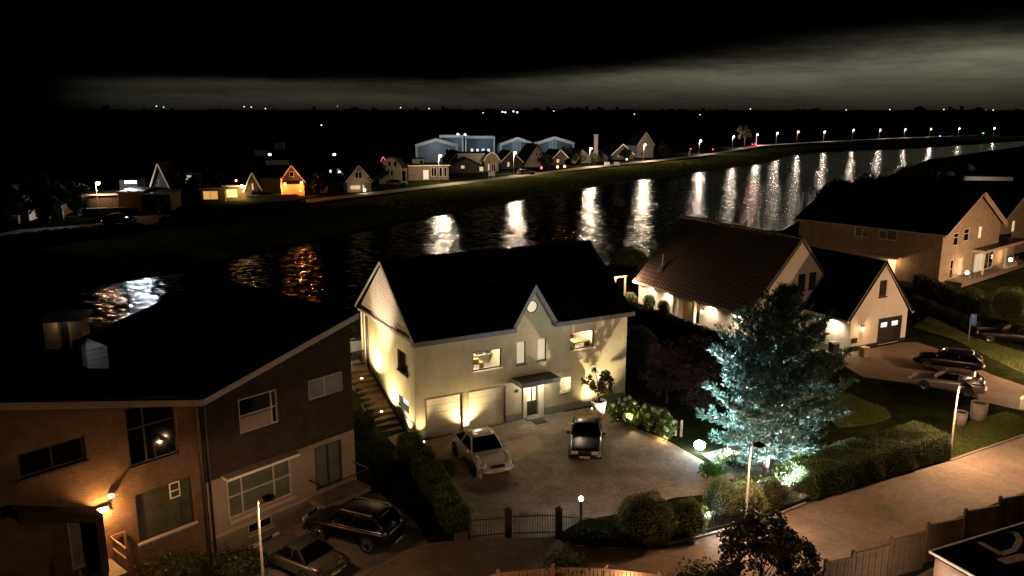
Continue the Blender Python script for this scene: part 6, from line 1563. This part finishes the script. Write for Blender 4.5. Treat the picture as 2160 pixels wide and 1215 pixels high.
# ---- street lamps of the dike road
FL_PX = [(929,328),(1087,322),(1247,313),(1361,305),(1478,297),(1548,288),(1598,284),(1640,281),(1684,278),(1740,278),(1801,274),(1857,274),(1910,273),(1964,272),(2024,271),(2098,270)]
LM = 1.6
def dike_lamp(px, py, label, power, col, zt=7.5, hd_col=None, hs=.34):
    x, y = G(px, py, zt); z0 = min(2.45, max(LZ(x, y), .3)); z0 = 2.45 if zt > 6 else z0
    o = empty('dike_lamp', (x, y, z0), 0, label, 'street lamp', 'lamps along the dike road'); h = zt-z0
    part(o, 'post', steel, lambda mb: mb.tube([(-.45,0,0),(-.45,0,h+.25)], [.09,.06], 6))
    part(o, 'arm', steel, lambda mb: mb.bar((-.45,0,h+.25),(.1,0,h+.3),.08,.08))
    part(o, 'cap', steel, lambda mb: mb.lathe([(.36,.22),(.05,.40)], 10, (0,0,h)))
    part(o, 'globe', emit('dike_globe'+('' if hd_col is None else '_w'), hd_col or (1,.66,.36), 9), lambda mb: mb.sphere((0,0,h), hs, 10, 8), smooth=True)  # globe oversized so its shape carries the bloom of the lamp
    lamp('POINT', (x, y-.1, zt-.75), power, col, .22)
    return o
ordn = ['first','second','third','fourth','fifth','sixth','seventh','eighth','ninth','tenth','eleventh','twelfth','thirteenth','fourteenth','fifteenth','last']
for k, (px, py) in enumerate(FL_PX):
    warm_ = (1,.76,.50) if k < 4 else (1,.80,.62)
    dike_lamp(px, py, f'{ordn[k]} street lamp from the left along the curving dike road', [2300,2200,2600,2800,1800,1500,1600,1500,1500,1500,1600,1500,1500,1400,1100,1100][k], warm_, [8.9,8.2,7.9,7.9][k] if k < 4 else 7.5, hs=.34 if k < 4 else .42)
dike_lamp(207, 386, 'orange street lamp over the dark carport at the far left', 900, (1,.55,.28), 7.0)
# white flood light at the left, red lamps, garage lamps
def far_glow(px, py, Y, r, m, power, col, label, name='far_lamp', cat='lamp', group=None, dy=-.5, dz=0.):
    x, yy, z = AT(px, py, Y); o = empty(name, (x, yy, z), 0, label, cat, group)
    part(o, 'glow', m, lambda mb: mb.sphere((0,0,0), r, 10, 8), smooth=True); part(o, 'bracket', black_metal, lambda mb: mb.box(-.05,.05,.0,.5,r*.6,r*.6+.06))
    if power: lamp('POINT', (x, yy+dy, z+dz), power, col, .15)
    return o
yc = G(270, 446, 2.45)[1]
ff = AT(276, 383, yc+8)
o = empty('wall_flood_light', ff, R(10), 'white flood light glaring on the corrugated wall across the canal', 'flood light')
part(o, 'lens', emit('white_flood', (.86,.92,1.0), 16), lambda mb: mb.box(-.95,.95,-.25,0,-.28,.12)); part(o, 'housing', black_metal, lambda mb: mb.box(-1.0,1.0,-.28,.1,.12,.24))
lamp('SPOT', (ff[0], ff[1]-.9, ff[2]-.1), 5000, (.84,.90,1.0), .3, (ff[0]+6, ff[1]-60, ff[2]-9), 100, .5)
lamp('POINT', (ff[0], ff[1]-1.0, ff[2]-.5), 420, (.84,.90,1.0), .2)
yg = G(618, 414, 2.45)[1]
far_glow(601, 388, yg-.4, .26, emit('orange_glow', (1,.36,.1), 8), 420, (1,.30,.08), 'left orange lamp on the lit garage front across the canal', dy=-.8, dz=-.6)
far_glow(636, 385, yg+.4, .26, emit('orange_glow', (1,.36,.1), 8), 420, (1,.30,.08), 'right orange lamp on the lit garage front across the canal', dy=-.8, dz=-.6)
far_glow(634, 403, yg-.6, .16, emit('orange_glow', (1,.36,.1), 8), 0, None, 'low orange lamp at the foot of the lit garage front')
far_glow(510, 393, G(505,424,2.45)[1]-.3, .34, emit('yellow_glow', (1,.7,.3), 9), 330, (1,.62,.24), 'bright yellow lamp under the eaves between yellow window and dark gable', dy=-1.2, dz=-.8)
far_glow(498, 381, G(505,424,2.45)[1]+2, .20, emit('orange_glow', (1,.36,.1), 8), 40, (1,.4,.12), 'small orange lamp on the roof above the yellow window')
for (px, py, l_) in ((698,361,'left of two small blue white lights right of the pale plain gable'),(716,363,'right of two small blue white lights right of the pale plain gable')):
    far_glow(px, py, 176, .3, emit('blue_white_glow', (.6,.75,1.0), 3), 0, None, l_)
far_glow(769, 401, G(770,406,2.45)[1]-1, .28, emit('yellow_glow', (1,.7,.3), 9), 90, (1,.75,.45), 'bright lamp at the door of the small gable house')
rv = empty('light_chain', AT(808,334,G(812,388,2.45)[1]-.5), 0, 'red light chain around the roof peak left of the big gambrel house', 'light chain')
part(rv, 'bulbs', emit('red_glow', (1,.12,.16), 2.2), lambda mb: [mb.bar((-.55,0,-.75),(0,0,.35),.09,.09), mb.bar((0,0,.35),(.5,0,-.4),.09,.09)]); part(rv, 'lower_chain', emit('pale_pink_glow', (1,.5,.5), .8), lambda mb: mb.bar((-1.9,0,-3.2),(-.8,0,-1.3),.1,.1))
for (px, py, pw, c, l_) in ((1176,352,60,(1,.35,.12),'orange lamp low behind the far road, left of a pair'),(1191,351,60,(1,.5,.2),'orange lamp low behind the far road, right of a pair'),(1142,354,14,(1,.1,.12),'red light beside the pale steep gable')):
    x, y = G(px, py+5, 2.45); far_glow(px, py, y, .34, emit('red_glow' if pw == 14 else 'orange_glow', (1,.3,.1), 8), pw, c, l_)
for (px, py, l_) in ((1457,314,'red orange light near the start of the bend'),(1504,315,'red orange light just left of the bare lit tree'),(1214,334,'white light left of the fifth street lamp'),(1322,336,'white upright light left of the narrow tall house')):
    x, y = G(px, py+4, 2.45); far_glow(px, py, y, .32, emit('blue_white_glow' if 'white' in l_ else 'red_glow', (.6,.75,1), 3), 0, None, l_)
# red tail lights of a car driving on the dike
tcar = dict(L=4.3, hw=.88, wb=2.55, zr=1.46, zA=.95, zD=.98, cab=(.3,.05,-.6,-.85), kr=.74, hz=.66, tz=.85, tail=emit('tail_glow', (1,.03,.03), 40), body=WAGON['body'])
x, y = G(1592, 308, 2.52); fc = car('driving_car', (x, y, 2.52), R(62), 'car with glowing red tail lights driving on the dike road', 'car', tcar, dark_grey)
for sx in (-.65,.65): lamp('POINT', (x+sx-1.0, y-4, 3.4), 260, (1,.04,.04), .3)
lamp('SPOT', (x+2.2, y+4.0, 3.1), 5200, (.9,1,.95), .1, (x+16, y+30, 2.4), 70)
x, y = G(252, 474, 2.45); car('parked_car', (x, y, 2.46), R(15), 'dark round backed car parked on the far bank below the carport', 'car', BEETLE, black_paint)
x, y = G(838, 392, 2.45); car('parked_car', (x, y, 2.46), R(20), 'pale car half hidden before the big gambrel house', 'car', WAGON, silver)
x, y = G(1110, 368, 2.5); car('parked_car', (x, y, 2.46), R(20), 'small white fronted car near the second dike lamp', 'car', WAGON, pearl)
# apron in front of the carport, low walls, signs and posts on the far bank
sheet('carport_apron', [G(*p, 2.47) for p in [(275,448),(300,446),(345,452),(385,460),(300,476),(282,470)]], 2.47, mat('pale_concrete', (.34,.33,.31), .9, .2, 1))
def fbox_thing(name, px, py, w, d, h, m, label, cat, z0=2.45, rz=0, legs=False, group=None):
    x, y = G(px, py, z0); o = empty(name, (x, y, z0), R(rz), label, cat, group)
    if legs:
        part(o, 'board', m, lambda mb: mb.box(-w/2,w/2,-d/2,d/2,h*.35,h))
        for sx in (-1,1): part(o, 'post', m, lambda mb: mb.box(sx*w*.4-.05,sx*w*.4+.05,-.05,.05,-.2,h*.36))
    else:
        part(o, 'body', m, lambda mb: mb.box(-w/2,w/2,-d/2,d/2,-.3,h)); part(o, 'coping', m, lambda mb: mb.box(-w/2-.05,w/2+.05,-d/2-.05,d/2+.05,h,h+.07))
    return o
fbox_thing('far_wall', 233, 452, 8.5, .3, 1.0, mat('orange_coping', (.42,.28,.16), .8, .2, 2), 'low orange lit wall in front of the dark carport', 'wall', rz=10)
fbox_thing('far_wall', 576, 424, 9.5, .3, 1.1, fw_cream, 'low pale wall below the long olive green wall', 'wall', rz=12)
fbox_thing('info_board', 1037, 376, 1.7, .15, 1.6, far_white, 'white info board standing on the far dike verge', 'board', legs=True)
for (px, l_) in ((1277,'left small white post box on the far verge'),(1283,'small white marker box right of the left one on the far verge'),(1298,'third small white box on the far verge'),(1304,'rightmost small white box on the far verge')):
    fbox_thing('verge_box', px, 349, .8, .5, .95, far_white, l_, 'box')
fbox_thing('road_cone', 1454, 330, .7, .7, 2.0, far_white, 'pale lit pillar beside the far road before the bend', 'pillar')
fbox_thing('verge_box', 35, 472, 1.0, .6, 1.2, far_white, 'pale box below the mansard fronted house', 'box'); fbox_thing('verge_box', 130, 463, .7, .5, 1.6, far_white, 'small pale box left of the low garage wall', 'box')
fbox_thing('boat_jetty', 2084, 378, 10.5, 1.2, .5, far_white, 'long pale jetty roof by the water beyond the brick house', 'jetty', z0=3.4, rz=-8)
fbox_thing('moored_boat', 1797, 392, 6.0, 1.6, .55, fw_grey, 'grey boat moored at the near bank below the tenth reflection', 'boat', z0=1.6, rz=0)
# verge grass of the dike (clumped) and reeds
gv = []
for a, b in zip(FAR[6:14], FAR[7:15]):
    L = math.dist(a, b); n = int(L*60); t = rng.uniform(0,1,n); dx, dy = (b[0]-a[0])/L, (b[1]-a[1])/L; o_ = rng.uniform(1.0, 22, n)
    px = a[0]+t*(b[0]-a[0])-dy*o_; py = a[1]+t*(b[1]-a[1])+dx*o_; gv.append(np.stack([px, py, land(np.stack([px,py],1))], 1))
gv = np.concatenate(gv); up = np.stack([rng.normal(size=len(gv))*.25, rng.normal(size=len(gv))*.25, np.ones(len(gv))], 1)*rng.uniform(.10,.26,size=(len(gv),1))
s = rng.normal(size=(len(gv),3)); s[:,2] = 0; s /= np.linalg.norm(s,axis=1,keepdims=True); s *= .22
quads_obj('verge_grass', np.stack([gv-s, gv+s, gv+up+s*.6, gv+up-s*.6], 1), leafmat('verge_grass', (.17,.19,.055), .5), kind='stuff', label='tufted grass on the slope of the far dike')
hedge([G(p,q,2.2)+(2.2,) for p,q in ((-30,520),(90,505),(200,494),(300,487))], 1.6, 1.0, 40, .16, leaf_dark, 'dark hedge along the water side of the far bank, left part')
hedge([G(p,q,2.2)+(2.2,) for p,q in ((345,478),(440,466),(530,452),(640,438))], 1.8, 1.3, 40, .16, leaf_dark, 'dark hedge along the water side of the far bank, below the lit windows')
# trees of the far bank: one built, the rest copies
x, y = G(388, 424, 2.4); T0 = tree(x, y, 2.3, 5.2, 2.3, .8, 2600, .26, leaf_dark, 'round dark tree below the long dormer across the canal', name='far_tree', cat='tree', group='dark trees of the far bank', clumps=24)
for (px, py, k, lab) in [(425,420,.6,'small dark tree left of the orange lit window'),(458,426,.55,'dark bush under the orange lit window'),(545,425,.5,'dark bush at the foot of the steep dark gable'),(672,412,.75,'dark bush before the pale plain gable'),(706,408,.9,'dark tree between the plain gable and the pink lit window'),(786,404,1.3,'big dark tree between the small gable house and the gambrel house'),(330,452,.6,'dark bush by the flat roofed dark garage'),(160,455,1.0,'dark tree before the low pale garage wall'),(100,470,1.3,'dark tree between the mansard fronted house and the garage'),(1190,346,1.0,'dark tree before the rightmost warehouse gable'),(1222,350,.8,'dark shrub left of the third dike lamp'),(1255,350,.7,'dark shrub right of the third dike lamp'),(1150,358,.9,'dark tree right of the pale steep gable'),(1320,340,.8,'dark tree left of the narrow tall house'),(1400,332,1.0,'dark tree right of the narrow tall house')]:
    c = copy_tree(T0); x, y = G(px, py, 2.3); c.location = (x, y, 2.2); c.scale = (k,k,k*1.05); c.rotation_euler.z = rng.uniform(0,6); c['label'] = lab
x, y = G(1570, 312, 2.4); tree(x, y, 2.4, 11, 3.4, 3, 700, .4, leafmat('far_lit_leaf', (.1,.1,.05)), 'thin bare looking tree lit by a lamp at the bend of the dike road', name='bare_tree', clumps=18, tr=.22, bm_=bark)
# dark trees of the near bank, right
for (px, py, h, r, lab) in [(1760,428,7,4,'dark tree mass at the water left of the brick house ridge'),(1840,414,8,5,'broad dark tree at the water behind the brick house'),(1935,392,8,5,'dark tree at the water beyond the brick house roof'),(2010,372,7,4,'dark tree right of the last reflections')]:
    x, y, z = GL(px, py); tree(x, y, z, h*.55, r, 1, 2600, .3, leaf_dark, lab, clumps=26)
for (px, py, Y_, r_, lab) in [(2003,369,215,.6,'small pale green lit shrub on the near bank beyond the brick house'),(2043,355,250,.9,'pale lit shrub left of the long jetty roof')]:
    x, y, z = AT(px, py, Y_); shrub('shrub', x, y, z-r_, r_*1.4, r_, 900, .14, leaf_olive, lab, rough=.4); lamp('POINT', (x, y-3, z+2.2), 90, (1,1,.8), .1)
lamp('POINT', AT(2085, 350, G(2084,378,3.4)[1]-5), 260, (1,.85,.65), .2)
# ---- horizon: woods and lights
mb = MB(); n = 420; ang = np.linspace(-.75, .75, n); hh = 7+5*np.abs(np.sin(ang*60))+4*np.sin(ang*23)**2+rng.uniform(0,6,n)+np.where(rng.random(n) < .08, 7, 0)+6*np.clip(np.sin(ang*11+1),0,1)*np.abs(np.sin(ang*170))
for k in range(n-1):
    Rr = 2600+200*math.sin(ang[k]*9)
    a0, a1 = ang[k], ang[k+1]; z = hh[k]
    vs = []
    for rr in (Rr, Rr+60):
        for a in (a0, a1): vs += [(rr*math.sin(a), rr*math.cos(a), -.5), (rr*math.sin(a), rr*math.cos(a), z)]
    mb.add(vs, [(0,2,3,1),(4,5,7,6),(1,3,7,5)])
mb.build('distant_woods', mat('far_woods', (.01,.012,.008), .95, .3, .05), fix=False, kind='stuff', label='dark wooded horizon')
HL = [(330,224),(345,226),(515,225),(530,226),(560,229),(712,224),(845,227),(905,229),(1019,238),(1060,236),(1066,237),(1083,235),(1091,237),(1168,234),(1338,241),(1477,242),(1583,230),(1785,232),(1820,237),(1877,231),(1954,236),(1991,231),(2026,236),(2080,232),(2095,232),(2125,238),(2141,239)]
gl_w = emit('horizon_white', (.85,.92,1), 2.6); gl_r = emit('horizon_red', (1,.12,.08), 2.0); gl_b = emit('horizon_blue_white', (.72,.78,1), 4.5)
for k, (px, py) in enumerate(HL):
    mb = MB(); big = 1055 < px < 1095; mb.sphere((0,0,0), 2.6 if big else 1.6, 8, 6, sz=.7)
    o = mb.build('horizon_light', gl_b if big else (gl_r if px == 712 else gl_w), smooth=True); o.location = AT(px, py, 2400)
    tag(o, {712:'single red light on the horizon left of the middle'}.get(px, 'bright blue white light of the cluster on the horizon' if big else 'tiny white light on the dark horizon'), 'light', 'cluster of horizon lights' if big else 'tiny lights on the horizon')
for (px, py, m, lab) in [(2074,281,emit('green_point',(.1,1,.3),3),'green point of light at the far right across the water'),(1983,287,emit('blue_point',(.2,.3,1),3),'blue point of light at the far right across the water'),(678,264,gl_w,'small white light in the dark behind the far houses'),(569,326,gl_w,'small white light beside the pale flat roof edge'),(705,326,gl_w,'white oval light above the two blue white lights'),(966,283,gl_w,'left skylight light on the warehouse roof'),(981,284,gl_w,'right skylight light on the warehouse roof')]:
    mb = MB(); mb.sphere((0,0,0), .55, 8, 6, sz=.7); o = mb.build('far_point_light', m, smooth=True); o.location = AT(px, py, {2074:520,1983:500,678:600,569:250,705:250,966:318,981:318}[px]); tag(o, lab, 'light')
